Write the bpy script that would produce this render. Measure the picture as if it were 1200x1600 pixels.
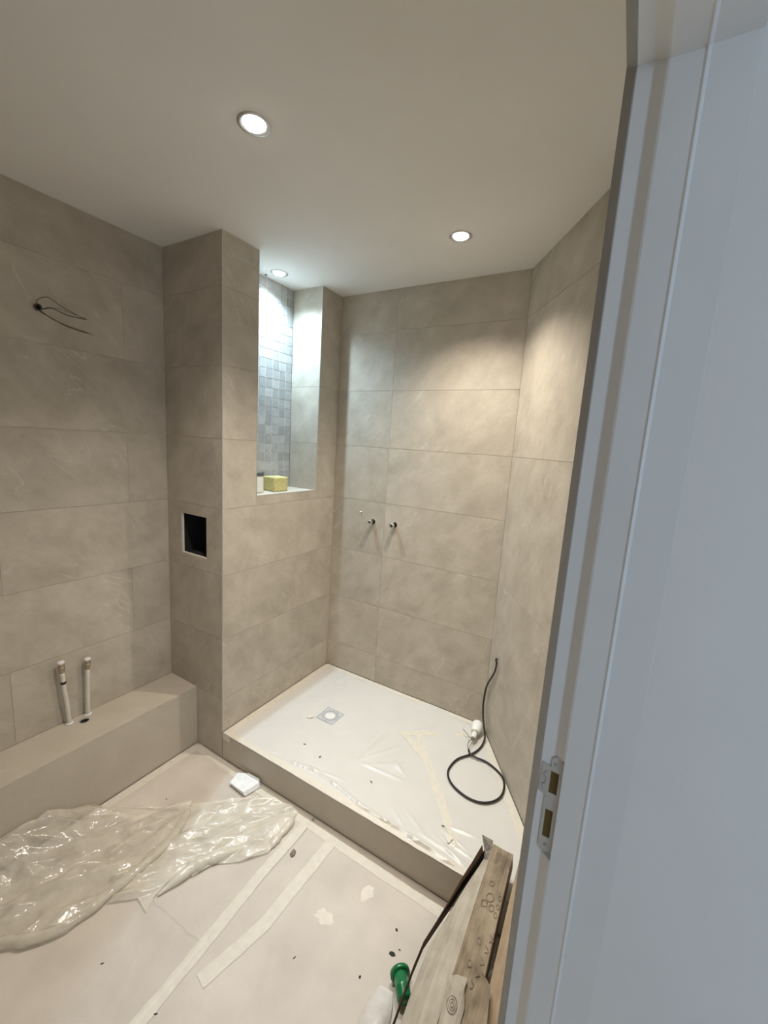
import bpy, bmesh, math, random
import numpy as np
from mathutils import Vector, Matrix, noise
from mathutils.geometry import delaunay_2d_cdt

SC = bpy.context.scene
for o in list(bpy.data.objects):
    bpy.data.objects.remove(o)
COL = SC.collection
random.seed(7)

# ------------------------------------------------------------------ camera
cam_data = bpy.data.cameras.new('camera')
cam_data.sensor_fit = 'HORIZONTAL'
cam_data.sensor_width = 36.0
cam_data.lens = 648.75 / 1200.0 * 36.0
cam_data.clip_start = 0.01
cam = bpy.data.objects.new('camera', cam_data)
COL.objects.link(cam)
CR = Vector((0.8585978, 0.5088681, 0.0621526))
CU = Vector((-0.1352959, 0.1079856, 0.9849031))
CF = Vector((-0.4944742, 0.8540447, -0.1615640))
CZ = 1.6531
cam.matrix_world = Matrix(((CR.x, CU.x, -CF.x, 0), (CR.y, CU.y, -CF.y, 0), (CR.z, CU.z, -CF.z, CZ), (0, 0, 0, 1)))
SC.camera = cam

# ------------------------------------------------------------------ world, hall fill lamp, exposure
world = bpy.data.worlds.new('world')
SC.world = world
world.use_nodes = True
world.node_tree.nodes['Background'].inputs[0].default_value = (0.62, 0.76, 1.0, 1)
world.node_tree.nodes['Background'].inputs[1].default_value = 0.6
SC.view_settings.view_transform = 'Standard'
SC.view_settings.look = 'None'
SC.view_settings.gamma = 1.0
SC.view_settings.use_curve_mapping = False
SC.view_settings.exposure = 0.70
SC.cycles.use_denoising = True
SC.cycles.max_bounces = 12
SC.cycles.diffuse_bounces = 6
SC.cycles.use_adaptive_sampling = True
SC.cycles.adaptive_threshold = 0.02
SC.cycles.transparent_max_bounces = 12

def lamp_area(name, loc, rot, sx, sy, power, col):
    l = bpy.data.lights.new(name, 'AREA')
    l.shape = 'RECTANGLE'; l.size = sx; l.size_y = sy; l.energy = power; l.color = col
    o = bpy.data.objects.new(name, l); COL.objects.link(o)
    o.location = loc; o.rotation_euler = rot
    return o
# lamp added as cool hall daylight on the door frame; its window is unseen
HALL_FILL = lamp_area('hall_fill', (1.40, -0.90, 1.45), (math.radians(90), 0, math.radians(90)), 0.9, 1.2, 8.0, (0.62, 0.79, 1.0))
SPOT_POWER = 62.0
SPOT_COL = (1.0, 0.925, 0.825)
NICHE_POWER = 42.0
NICHE_COL = (0.58, 0.81, 1.0)

# ------------------------------------------------------------------ dimensions
HT = 2.5            # ceiling
X0 = -2.030         # left wall face
Y0 = 1.272          # pillar front face and step front
X1 = -1.607         # pillar side / shower left wall
Y2 = 2.124          # back wall
X3 = -0.512         # back wall right corner
ZT = 0.150          # shower tray
ZB = 0.331          # bench top
XB = -1.810         # bench front
N0, N1, ZN, XN = 1.478, 1.939, 1.354, -1.822   # niche
XD = -0.060         # door wall, bathroom face
YC = 1.430          # where the angled wall meets the door wall
YF = -0.55          # wall behind
ROWS = [0.0, 0.327, 0.652, 0.978, 1.304, 1.630, 1.955, 2.281, HT]
G = 0.0007          # half a grout joint
TT = 0.006          # tile thickness

# ------------------------------------------------------------------ materials
def new_mat(name):
    m = bpy.data.materials.new(name); m.use_nodes = True
    nt = m.node_tree
    b = nt.nodes['Principled BSDF']
    return m, nt, b
def nd(nt, typ, **kw):
    n = nt.nodes.new(typ)
    for k, v in kw.items():
        setattr(n, k, v)
    return n
def plain(name, col, rough=0.5, metal=0.0, noise_amt=0.06, noise_scale=30.0, bump=0.0, spec=0.5, bump_scale=None, alpha=1.0, coat=0.0):
    m, nt, b = new_mat(name)
    geo = nd(nt, 'ShaderNodeNewGeometry')
    no = nd(nt, 'ShaderNodeTexNoise'); no.inputs['Scale'].default_value = noise_scale; no.inputs['Detail'].default_value = 4
    nt.links.new(geo.outputs['Position'], no.inputs['Vector'])
    mr = nd(nt, 'ShaderNodeMapRange'); mr.inputs['From Min'].default_value = 0.3; mr.inputs['From Max'].default_value = 0.7
    mr.inputs['To Min'].default_value = 1 - noise_amt; mr.inputs['To Max'].default_value = 1 + noise_amt
    nt.links.new(no.outputs[0], mr.inputs['Value'])
    mx = nd(nt, 'ShaderNodeVectorMath', operation='SCALE'); mx.inputs[0].default_value = col
    nt.links.new(mr.outputs[0], mx.inputs['Scale'])
    nt.links.new(mx.outputs[0], b.inputs['Base Color'])
    b.inputs['Roughness'].default_value = rough; b.inputs['Metallic'].default_value = metal
    b.inputs['Specular IOR Level'].default_value = spec
    b.inputs['Alpha'].default_value = alpha
    b.inputs['Coat Weight'].default_value = coat
    if bump > 0:
        n2 = nd(nt, 'ShaderNodeTexNoise'); n2.inputs['Scale'].default_value = bump_scale or noise_scale * 3; n2.inputs['Detail'].default_value = 5
        nt.links.new(geo.outputs['Position'], n2.inputs['Vector'])
        bp = nd(nt, 'ShaderNodeBump'); bp.inputs['Strength'].default_value = bump; bp.inputs['Distance'].default_value = 0.004
        nt.links.new(n2.outputs[0], bp.inputs['Height']); nt.links.new(bp.outputs[0], b.inputs['Normal'])
    return m

def tile_mat(name, dark, light, vein, rnd=0.10, vary=True, pscale=1.0):
    """stone-look porcelain: cloudy patches, brushed streaks, thin pale veins"""
    m, nt, b = new_mat(name)
    L = nt.links.new
    geo = nd(nt, 'ShaderNodeNewGeometry'); oi = nd(nt, 'ShaderNodeObjectInfo')
    off = nd(nt, 'ShaderNodeVectorMath', operation='SCALE'); off.inputs[0].default_value = (17.0, 9.0, 13.0)
    L(oi.outputs['Random'], off.inputs['Scale'])
    add = nd(nt, 'ShaderNodeVectorMath', operation='ADD'); L(geo.outputs['Position'], add.inputs[0]); L(off.outputs[0], add.inputs[1])
    vec = add.outputs[0]
    n1 = nd(nt, 'ShaderNodeTexNoise'); n1.inputs['Scale'].default_value = 5.5 * pscale; n1.inputs['Detail'].default_value = 8; n1.inputs['Roughness'].default_value = 0.62; n1.inputs['Distortion'].default_value = 0.6
    L(vec, n1.inputs['Vector'])
    vr = nd(nt, 'ShaderNodeVectorRotate', rotation_type='EULER_XYZ'); vr.inputs['Rotation'].default_value = (0.75, 0.7, 0.35); L(vec, vr.inputs['Vector'])
    mp = nd(nt, 'ShaderNodeMapping'); mp.inputs['Scale'].default_value = (3.0, 3.0, 6.0)
    L(vr.outputs[0], mp.inputs['Vector'])
    n2 = nd(nt, 'ShaderNodeTexNoise'); n2.inputs['Scale'].default_value = 2.0 * pscale; n2.inputs['Detail'].default_value = 7; n2.inputs['Roughness'].default_value = 0.65
    L(mp.outputs[0], n2.inputs['Vector'])
    mixf = nd(nt, 'ShaderNodeMath', operation='ADD'); 
    s1 = nd(nt, 'ShaderNodeMath', operation='MULTIPLY'); s1.inputs[1].default_value = 0.50; L(n1.outputs[0], s1.inputs[0])
    s2 = nd(nt, 'ShaderNodeMath', operation='MULTIPLY'); s2.inputs[1].default_value = 0.50; L(n2.outputs[0], s2.inputs[0])
    L(s1.outputs[0], mixf.inputs[0]); L(s2.outputs[0], mixf.inputs[1])
    ramp = nd(nt, 'ShaderNodeValToRGB'); ramp.color_ramp.elements[0].position = 0.33; ramp.color_ramp.elements[0].color = (*dark, 1)
    ramp.color_ramp.elements[1].position = 0.67; ramp.color_ramp.elements[1].color = (*light, 1)
    L(mixf.outputs[0], ramp.inputs[0])
    # veins: ridge of a distorted noise, masked by another
    n3 = nd(nt, 'ShaderNodeTexNoise'); n3.inputs['Scale'].default_value = 2.4 * pscale; n3.inputs['Detail'].default_value = 3; n3.inputs['Distortion'].default_value = 0.5
    mp3 = nd(nt, 'ShaderNodeMapping'); mp3.inputs['Scale'].default_value = (0.8, 0.8, 3.6)
    L(vr.outputs[0], mp3.inputs['Vector']); L(mp3.outputs[0], n3.inputs['Vector'])
    sb = nd(nt, 'ShaderNodeMath', operation='SUBTRACT'); sb.inputs[1].default_value = 0.5; L(n3.outputs[0], sb.inputs[0])
    ab = nd(nt, 'ShaderNodeMath', operation='ABSOLUTE'); L(sb.outputs[0], ab.inputs[0])
    vm = nd(nt, 'ShaderNodeMapRange'); vm.inputs['From Min'].default_value = 0.0; vm.inputs['From Max'].default_value = 0.012; vm.inputs['To Min'].default_value = 1; vm.inputs['To Max'].default_value = 0
    L(ab.outputs[0], vm.inputs['Value'])
    n4 = nd(nt, 'ShaderNodeTexNoise'); n4.inputs['Scale'].default_value = 4.5; n4.inputs['Detail'].default_value = 2; L(vec, n4.inputs['Vector'])
    mk = nd(nt, 'ShaderNodeMapRange'); mk.inputs['From Min'].default_value = 0.50; mk.inputs['From Max'].default_value = 0.66; L(n4.outputs[0], mk.inputs['Value'])
    vv = nd(nt, 'ShaderNodeMath', operation='MULTIPLY'); L(vm.outputs[0], vv.inputs[0]); L(mk.outputs[0], vv.inputs[1])
    vs = nd(nt, 'ShaderNodeMath', operation='MULTIPLY'); vs.inputs[1].default_value = 0.4; L(vv.outputs[0], vs.inputs[0])
    mixc = nd(nt, 'ShaderNodeMix', data_type='RGBA'); L(vs.outputs[0], mixc.inputs['Factor']); L(ramp.outputs[0], mixc.inputs['A']); mixc.inputs['B'].default_value = (*vein, 1)
    tone = nd(nt, 'ShaderNodeMapRange'); tone.inputs['To Min'].default_value = 1 - rnd; tone.inputs['To Max'].default_value = 1 + rnd
    L(oi.outputs['Random'], tone.inputs['Value'])
    sc = nd(nt, 'ShaderNodeVectorMath', operation='SCALE'); L(mixc.outputs['Result'], sc.inputs[0]); L(tone.outputs[0], sc.inputs['Scale'])
    L(sc.outputs[0], b.inputs['Base Color'])
    b.inputs['Roughness'].default_value = 0.58; b.inputs['Specular IOR Level'].default_value = 0.35
    n5 = nd(nt, 'ShaderNodeTexNoise'); n5.inputs['Scale'].default_value = 55; n5.inputs['Detail'].default_value = 6; L(vec, n5.inputs['Vector'])
    bp = nd(nt, 'ShaderNodeBump'); bp.inputs['Strength'].default_value = 0.16; bp.inputs['Distance'].default_value = 0.004
    hs = nd(nt, 'ShaderNodeMath', operation='ADD'); L(n5.outputs[0], hs.inputs[0]); L(n2.outputs[0], hs.inputs[1])
    L(hs.outputs[0], bp.inputs['Height']); L(bp.outputs[0], b.inputs['Normal'])
    return m

def floor_sheet_mat(name, col):
    m, nt, b = new_mat(name); L = nt.links.new
    geo = nd(nt, 'ShaderNodeNewGeometry')
    n1 = nd(nt, 'ShaderNodeTexNoise'); n1.inputs['Scale'].default_value = 5; n1.inputs['Detail'].default_value = 6; L(geo.outputs['Position'], n1.inputs['Vector'])
    r = nd(nt, 'ShaderNodeValToRGB'); e = r.color_ramp.elements
    e[0].position = 0.3; e[0].color = (col[0] * .86, col[1] * .85, col[2] * .84, 1); e[1].position = 0.7; e[1].color = (col[0] * 1.06, col[1] * 1.06, col[2] * 1.06, 1)
    L(n1.outputs[0], r.inputs[0])
    n2 = nd(nt, 'ShaderNodeTexVoronoi'); n2.inputs['Scale'].default_value = 34; L(geo.outputs['Position'], n2.inputs['Vector'])
    n3 = nd(nt, 'ShaderNodeTexNoise'); n3.inputs['Scale'].default_value = 6; n3.inputs['Detail'].default_value = 2; L(geo.outputs['Position'], n3.inputs['Vector'])
    th = nd(nt, 'ShaderNodeMapRange'); th.inputs['From Min'].default_value = 0.03; th.inputs['From Max'].default_value = 0.07; th.inputs['To Min'].default_value = 1; th.inputs['To Max'].default_value = 0
    L(n2.outputs['Distance'], th.inputs['Value'])
    mk = nd(nt, 'ShaderNodeMapRange'); mk.inputs['From Min'].default_value = 0.56; mk.inputs['From Max'].default_value = 0.64; L(n3.outputs[0], mk.inputs['Value'])
    mu = nd(nt, 'ShaderNodeMath', operation='MULTIPLY'); L(th.outputs[0], mu.inputs[0]); L(mk.outputs[0], mu.inputs[1])
    m2 = nd(nt, 'ShaderNodeMath', operation='MULTIPLY'); m2.inputs[1].default_value = 0.55; L(mu.outputs[0], m2.inputs[0])
    mx = nd(nt, 'ShaderNodeMix', data_type='RGBA'); L(m2.outputs[0], mx.inputs['Factor']); L(r.outputs[0], mx.inputs['A']); mx.inputs['B'].default_value = (0.12, 0.10, 0.08, 1)
    L(mx.outputs['Result'], b.inputs['Base Color'])
    b.inputs['Roughness'].default_value = 0.6; b.inputs['Specular IOR Level'].default_value = 0.3
    n5 = nd(nt, 'ShaderNodeTexNoise'); n5.inputs['Scale'].default_value = 18; n5.inputs['Detail'].default_value = 6; L(geo.outputs['Position'], n5.inputs['Vector'])
    bp = nd(nt, 'ShaderNodeBump'); bp.inputs['Strength'].default_value = 0.22; bp.inputs['Distance'].default_value = 0.006
    L(n5.outputs[0], bp.inputs['Height']); L(bp.outputs[0], b.inputs['Normal'])
    return m

def cardboard_mat(name, col, worn=0.0, along=(0, 1, 0)):
    m, nt, b = new_mat(name); L = nt.links.new
    tc = nd(nt, 'ShaderNodeTexCoord')
    mp = nd(nt, 'ShaderNodeMapping'); mp.inputs['Scale'].default_value = (60, 5, 60); L(tc.outputs['Object'], mp.inputs['Vector'])
    n1 = nd(nt, 'ShaderNodeTexNoise'); n1.inputs['Scale'].default_value = 1.0; n1.inputs['Detail'].default_value = 6; n1.inputs['Roughness'].default_value = 0.7; L(mp.outputs[0], n1.inputs['Vector'])
    n2 = nd(nt, 'ShaderNodeTexNoise'); n2.inputs['Scale'].default_value = 16; n2.inputs['Detail'].default_value = 5; L(tc.outputs['Object'], n2.inputs['Vector'])
    a = nd(nt, 'ShaderNodeMath', operation='ADD'); L(n1.outputs[0], a.inputs[0]); L(n2.outputs[0], a.inputs[1])
    h = nd(nt, 'ShaderNodeMath', operation='MULTIPLY'); h.inputs[1].default_value = 0.5; L(a.outputs[0], h.inputs[0])
    r = nd(nt, 'ShaderNodeValToRGB'); e = r.color_ramp.elements
    k = 1 - 0.55 * worn
    e[0].position = 0.36; e[0].color = (col[0] * k * .8, col[1] * k * .78, col[2] * k * .75, 1)
    e[1].position = 0.62; e[1].color = (col[0] * (1.05 + .25 * worn), col[1] * (1.05 + .27 * worn), col[2] * (1.05 + .3 * worn), 1)
    L(h.outputs[0], r.inputs[0]); L(r.outputs[0], b.inputs['Base Color'])
    b.inputs['Roughness'].default_value = 0.8; b.inputs['Specular IOR Level'].default_value = 0.2
    bp = nd(nt, 'ShaderNodeBump'); bp.inputs['Strength'].default_value = 0.3; bp.inputs['Distance'].default_value = 0.003
    L(h.outputs[0], bp.inputs['Height']); L(bp.outputs[0], b.inputs['Normal'])
    return m

def emit_mat(name, col, strength):
    m = bpy.data.materials.new(name); m.use_nodes = True
    nt = m.node_tree; nt.nodes.clear()
    e = nd(nt, 'ShaderNodeEmission'); e.inputs[0].default_value = (*col, 1); e.inputs[1].default_value = strength
    o = nd(nt, 'ShaderNodeOutputMaterial'); nt.links.new(e.outputs[0], o.inputs[0])
    return m

def plastic_sheet_mat(name, col, alpha, rough):
    m, nt, b = new_mat(name); L = nt.links.new
    geo = nd(nt, 'ShaderNodeNewGeometry')
    n1 = nd(nt, 'ShaderNodeTexNoise'); n1.inputs['Scale'].default_value = 14; n1.inputs['Detail'].default_value = 5; L(geo.outputs['Position'], n1.inputs['Vector'])
    mr = nd(nt, 'ShaderNodeMapRange'); mr.inputs['From Min'].default_value = .3; mr.inputs['From Max'].default_value = .7
    mr.inputs['To Min'].default_value = alpha - .12; mr.inputs['To Max'].default_value = alpha + .12
    L(n1.outputs[0], mr.inputs['Value']); L(mr.outputs[0], b.inputs['Alpha'])
    b.inputs['Base Color'].default_value = (*col, 1); b.inputs['Roughness'].default_value = rough
    b.inputs['Specular IOR Level'].default_value = 0.7
    n2 = nd(nt, 'ShaderNodeTexNoise'); n2.inputs['Scale'].default_value = 22; n2.inputs['Detail'].default_value = 4; n2.inputs['Distortion'].default_value = 1.0
    L(geo.outputs['Position'], n2.inputs['Vector'])
    wv = nd(nt, 'ShaderNodeVectorMath', operation='SCALE'); wv.inputs['Scale'].default_value = 0.06; L(n2.outputs[1], wv.inputs[0])
    wa_ = nd(nt, 'ShaderNodeVectorMath', operation='ADD'); L(geo.outputs['Position'], wa_.inputs[0]); L(wv.outputs[0], wa_.inputs[1])
    vo = nd(nt, 'ShaderNodeTexVoronoi', feature='F1'); vo.inputs['Scale'].default_value = 20; L(wa_.outputs[0], vo.inputs['Vector'])
    bp = nd(nt, 'ShaderNodeBump'); bp.inputs['Strength'].default_value = 0.20; bp.inputs['Distance'].default_value = 0.012
    L(vo.outputs['Distance'], bp.inputs['Height']); L(bp.outputs[0], b.inputs['Normal'])
    return m

M = {}
M['tile'] = tile_mat('beige_stone_tile', (0.375, 0.328, 0.262), (0.55, 0.495, 0.41), (0.70, 0.65, 0.57), rnd=0.05)
M['plinth'] = tile_mat('beige_plain_tile', (0.47, 0.415, 0.34), (0.54, 0.485, 0.40), (0.58, 0.53, 0.44), rnd=0.02)
M['grout'] = plain('beige_grout', (0.42, 0.375, 0.305), 0.85)
M['grout_pale'] = plain('pale_mosaic_grout', (0.78, 0.78, 0.76), 0.85)
M['mosaic'] = tile_mat('grey_mosaic_stone', (0.34, 0.34, 0.325), (0.47, 0.47, 0.45), (0.6, 0.6, 0.58), rnd=0.16, pscale=3)
M['ceiling'] = plain('white_ceiling_paint', (0.80, 0.785, 0.755), 0.9, noise_amt=0.015, noise_scale=4, bump=0.05, bump_scale=180, spec=0.2)
M['white_wall'] = plain('white_wall_paint', (0.85, 0.85, 0.84), 0.7, noise_amt=0.015, noise_scale=6, bump=0.05, bump_scale=150)
M['frame'] = plain('white_frame_gloss', (0.82, 0.83, 0.83), 0.38, noise_amt=0.02, noise_scale=8, bump=0.03, bump_scale=60)
M['grey_part'] = plain('matt_grey', (0.36, 0.36, 0.35), 0.7)
M['zinc'] = plain('zinc_plate', (0.62, 0.64, 0.66), 0.35, metal=0.6, noise_amt=0.05)
M['socket_dark'] = plain('raw_wood_mortise', (0.14, 0.09, 0.025), 0.9)
M['black_void'] = plain('black_cavity_shade', (0.006, 0.006, 0.006), 0.9)  # shade of holes and gaps put into the colour as near black
M['steel_trim'] = plain('brushed_metal_edge', (0.55, 0.53, 0.48), 0.4, metal=0.5)
M['film'] = plain('white_tray_film', (0.63, 0.61, 0.57), 0.30, noise_amt=0.02, noise_scale=9, bump=0.16, bump_scale=14, spec=0.5)
M['tray'] = plain('white_resin_tray', (0.75, 0.74, 0.71), 0.4)
M['tape'] = plain('cream_masking_tape', (0.66, 0.615, 0.525), 0.55, noise_amt=0.05, noise_scale=40, bump=0.18, bump_scale=60)
M['paper'] = floor_sheet_mat('beige_floor_paper', (0.605, 0.55, 0.482))
M['floor'] = plain('screed_floor', (0.42, 0.38, 0.33), 0.85)
M['hall_floor'] = plain('oak_hall_floor', (0.40, 0.31, 0.21), 0.5)
M['chrome'] = plain('polished_chrome', (0.72, 0.71, 0.69), 0.15, metal=1.0, noise_amt=0.02)
M['steel'] = plain('drain_grey', (0.30, 0.31, 0.32), 0.35, metal=0.3)
M['drain_plate'] = plain('drain_plate_pale', (0.54, 0.545, 0.55), 0.35)
M['brass'] = plain('dull_brass', (0.46, 0.40, 0.28), 0.4, metal=0.7)
M['pipe'] = plain('white_plastic_pipe', (0.66, 0.63, 0.55), 0.4, noise_amt=0.03)
M['black'] = plain('black_rubber', (0.012, 0.011, 0.010), 0.45)
M['dark_wire'] = plain('dark_wire_sheath', (0.03, 0.028, 0.02), 0.5)
M['brown_wire'] = plain('brown_wire_sheath', (0.12, 0.10, 0.055), 0.5)
M['grey_wire'] = plain('grey_wire_sheath', (0.22, 0.21, 0.19), 0.5)
M['copper'] = plain('bare_copper', (0.55, 0.36, 0.22), 0.4, metal=0.8)
M['bulb'] = plain('opal_bulb', (0.82, 0.81, 0.78), 0.25, noise_amt=0.01)
M['white_plastic'] = plain('white_plastic', (0.78, 0.77, 0.74), 0.4, noise_amt=0.02)
M['sponge'] = plain('yellow_sponge', (0.55, 0.50, 0.22), 0.95, noise_amt=0.22, noise_scale=220, bump=0.6, bump_scale=260)
M['bottle'] = plain('white_bottle', (0.74, 0.72, 0.66), 0.45, noise_amt=0.03)
M['dark_cap'] = plain('dark_grey_cap', (0.10, 0.105, 0.105), 0.4)
M['green'] = plain('green_plastic', (0.010, 0.17, 0.06), 0.22, noise_amt=0.10, noise_scale=60, spec=0.6)
M['card'] = cardboard_mat('brown_cardboard', (0.31, 0.245, 0.17), 0.7)
M['card_plain'] = cardboard_mat('tan_cardboard', (0.40, 0.30, 0.205), 0.10)
M['card_grey'] = cardboard_mat('greyish_cardboard', (0.50, 0.45, 0.37), 0.15)
M['ink'] = plain('faded_black_print', (0.19, 0.15, 0.11), 0.85, noise_amt=0.35, noise_scale=160)
M['pale_plastic'] = plastic_sheet_mat('pale_translucent_plastic', (0.80, 0.77, 0.74), 0.72, 0.3)
M['sheet_clear'] = plastic_sheet_mat('clear_dust_sheet', (0.74, 0.69, 0.58), 0.50, 0.14)
M['sheet_cream'] = plastic_sheet_mat('cream_dust_sheet', (0.80, 0.75, 0.64), 0.62, 0.22)
M['scrap'] = plain('white_plaster', (0.84, 0.85, 0.86), 0.7, bump=0.3, bump_scale=120)
M['plaster'] = plain('cream_plaster', (0.72, 0.67, 0.58), 0.8, bump=0.4, bump_scale=200)
M['stone'] = plain('grey_rubble', (0.22, 0.19, 0.16), 0.85, noise_amt=0.3, noise_scale=120, bump=0.5)
M['dirt'] = plain('dark_dirt', (0.035, 0.03, 0.025), 0.9)
M['ring'] = plain('satin_nickel_ring', (0.62, 0.61, 0.60), 0.3, metal=0.8)
M['glow_warm'] = emit_mat('lamp_glow_warm', (1.0, 0.95, 0.88), 22.0)
M['glow_cool'] = emit_mat('lamp_glow_cool', (0.86, 0.95, 1.0), 14.0)
M['glass'] = None
m, nt, b = new_mat('window_glass'); b.inputs['Base Color'].default_value = (0.9, 0.95, 1, 1); b.inputs['Roughness'].default_value = 0.05; b.inputs['Alpha'].default_value = 0.2
M['glass'] = m

# ------------------------------------------------------------------ mesh helpers
def obj(name, mesh, mat=None, parent=None, smooth=False):
    o = bpy.data.objects.new(name, mesh); COL.objects.link(o)
    if mat is not None and len(mesh.materials) == 0:
        mesh.materials.append(M[mat])
    if parent is not None:
        o.parent = parent
    if smooth:
        for f in mesh.polygons: f.use_smooth = True
    return o
def bm_obj(name, bm, mat, parent=None, smooth=False):
    bmesh.ops.recalc_face_normals(bm, faces=bm.faces)
    me = bpy.data.meshes.new(name); bm.to_mesh(me); bm.free()
    return obj(name, me, mat, parent, smooth)
def tag(o, label, cat, group=None):
    o['label'] = label; o['category'] = cat
    if group: o['group'] = group
    return o
def struct(o, label=None):
    o['kind'] = 'structure'
    if label: o['label'] = label
    return o
def empty(name, loc):
    o = bpy.data.objects.new(name, None); COL.objects.link(o); o.location = loc; o.empty_display_size = 0.05
    return o
def add_box(bm, x0, x1, y0, y1, z0, z1):
    vs = [bm.verts.new(p) for p in ((x0, y0, z0), (x1, y0, z0), (x1, y1, z0), (x0, y1, z0), (x0, y0, z1), (x1, y0, z1), (x1, y1, z1), (x0, y1, z1))]
    for f in ((0, 3, 2, 1), (4, 5, 6, 7), (0, 1, 5, 4), (1, 2, 6, 5), (2, 3, 7, 6), (3, 0, 4, 7)):
        bm.faces.new([vs[i] for i in f])
def box(name, mat, x0, x1, y0, y1, z0, z1, parent=None, bevel=0.0, seg=2):
    bm = bmesh.new(); add_box(bm, x0, x1, y0, y1, z0, z1)
    if bevel > 0:
        bmesh.ops.bevel(bm, geom=list(bm.edges), offset=bevel, segments=seg, affect='EDGES', profile=0.5)
    return bm_obj(name, bm, mat, parent)
def boxes(name, mat, lst, parent=None):
    bm = bmesh.new()
    for b_ in lst: add_box(bm, *b_)
    return bm_obj(name, bm, mat, parent)
def extrude_poly(name, mat, pts, z0, z1, parent=None, bevel=0.0):
    """prism over a plan polygon"""
    bm = bmesh.new()
    a = [bm.verts.new((x, y, z0)) for x, y in pts]; c = [bm.verts.new((x, y, z1)) for x, y in pts]
    n = len(pts)
    bm.faces.new(a[::-1]); bm.faces.new(c)
    for i in range(n): bm.faces.new((a[i], a[(i + 1) % n], c[(i + 1) % n], c[i]))
    if bevel > 0:
        bmesh.ops.recalc_face_normals(bm, faces=bm.faces)
        bmesh.ops.bevel(bm, geom=list(bm.edges), offset=bevel, segments=2, affect='EDGES', profile=0.5)
    return bm_obj(name, bm, mat, parent)
def add_lathe(bm, prof, seg=24, mtx=None):
    """prof: (r, z) list; closes caps where r == 0"""
    rings = []
    for r, z in prof:
        if r < 1e-6:
            rings.append([bm.verts.new((0, 0, z))])
        else:
            rings.append([bm.verts.new((r * math.cos(2 * math.pi * i / seg), r * math.sin(2 * math.pi * i / seg), z)) for i in range(seg)])
    new = [v for r_ in rings for v in r_]
    for a, c in zip(rings, rings[1:]):
        for i in range(seg):
            j = (i + 1) % seg
            if len(a) == 1 and len(c) == 1: continue
            if len(a) == 1: bm.faces.new((a[0], c[i], c[j]))
            elif len(c) == 1: bm.faces.new((a[i], a[j], c[0]))
            else: bm.faces.new((a[i], a[j], c[j], c[i]))
    if mtx is not None:
        bmesh.ops.transform(bm, matrix=mtx, verts=new)
def lathe(name, mat, prof, loc=(0, 0, 0), axis=(0, 0, 1), seg=24, parent=None, smooth=True):
    bm = bmesh.new()
    q = Vector((0, 0, 1)).rotation_difference(Vector(axis).normalized()).to_matrix().to_4x4()
    add_lathe(bm, prof, seg, Matrix.Translation(loc) @ q)
    o = bm_obj(name, bm, mat, parent, smooth)
    return o
def catmull(pts, n=8):
    P = [Vector(p) for p in pts]; out = []
    P = [P[0] * 2 - P[1]] + P + [P[-1] * 2 - P[-2]]
    for i in range(1, len(P) - 2):
        for k in range(n):
            t = k / n
            a, b_, c, d = P[i - 1], P[i], P[i + 1], P[i + 2]
            out.append(0.5 * ((2 * b_) + (-a + c) * t + (2 * a - 5 * b_ + 4 * c - d) * t * t + (-a + 3 * b_ - 3 * c + d) * t ** 3))
    out.append(P[-2]); return out
def add_tube(bm, path, rad, seg=8):
    path = [Vector(p) for p in path]
    rings = []
    up = Vector((0.13, 0.31, 0.94)).normalized()
    for i, p in enumerate(path):
        t = (path[min(i + 1, len(path) - 1)] - path[max(i - 1, 0)]).normalized()
        a = up - t * up.dot(t)
        if a.length < 1e-4: a = Vector((1, 0, 0)) - t * t.x
        a.normalize(); up = a
        c = t.cross(a)
        r = rad(i / (len(path) - 1)) if callable(rad) else rad
        rings.append([bm.verts.new(p + (a * math.cos(2 * math.pi * k / seg) + c * math.sin(2 * math.pi * k / seg)) * r) for k in range(seg)])
    for a, c in zip(rings, rings[1:]):
        for k in range(seg):
            bm.faces.new((a[k], a[(k + 1) % seg], c[(k + 1) % seg], c[k]))
    bm.faces.new(rings[0][::-1]); bm.faces.new(rings[-1])
def tube(name, mat, pts, rad, parent=None, seg=8, smooth_path=True, n=8):
    bm = bmesh.new(); add_tube(bm, catmull(pts, n) if smooth_path else pts, rad, seg)
    return bm_obj(name, bm, mat, parent, True)

# unit cube shared by all wall tiles
_bm = bmesh.new(); bmesh.ops.create_cube(_bm, size=1.0)
UNIT = bpy.data.meshes.new('tile'); _bm.to_mesh(UNIT); _bm.free()
UNIT_M = {}
def unit_mesh(mat):
    if mat not in UNIT_M:
        me = UNIT.copy(); me.name = 'tile'; me.materials.append(M[mat]); UNIT_M[mat] = me
    return UNIT_M[mat]
def tile(parent, face0, udir, normal, u0, u1, v0, v1, mat='tile', name='tile', gap=G, th=TT, z_is_v=True):
    """a thin slab whose outer face lies on the plane through face0; u along udir, v up"""
    u = Vector(udir).normalized(); n = Vector(normal).normalized(); v = Vector((0, 0, 1)) if z_is_v else n.cross(u)
    c = Vector(face0) + u * (u0 + u1) / 2 + v * (v0 + v1) / 2 - n * th / 2
    o = bpy.data.objects.new(name, unit_mesh(mat)); COL.objects.link(o)
    m3 = Matrix((u, n, v)).transposed() if True else None
    if m3.determinant() < 0:
        m3 = Matrix((-u, n, v)).transposed()
    mw = m3.to_4x4(); mw.translation = c
    o.matrix_world = mw @ Matrix.Diagonal(((u1 - u0) - 2 * gap, th, (v1 - v0) - 2 * gap, 1))
    o.parent = parent
    return o

# ------------------------------------------------------------------ shell
floor = struct(box('floor', 'floor', X0 - .1, XD, YF, YC + .8, -0.10, 0.0))
ceiling = struct(box('ceiling', 'ceiling', X0 - .1, 0.05, YF - .1, Y2 + .1, HT, HT + .08))

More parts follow.
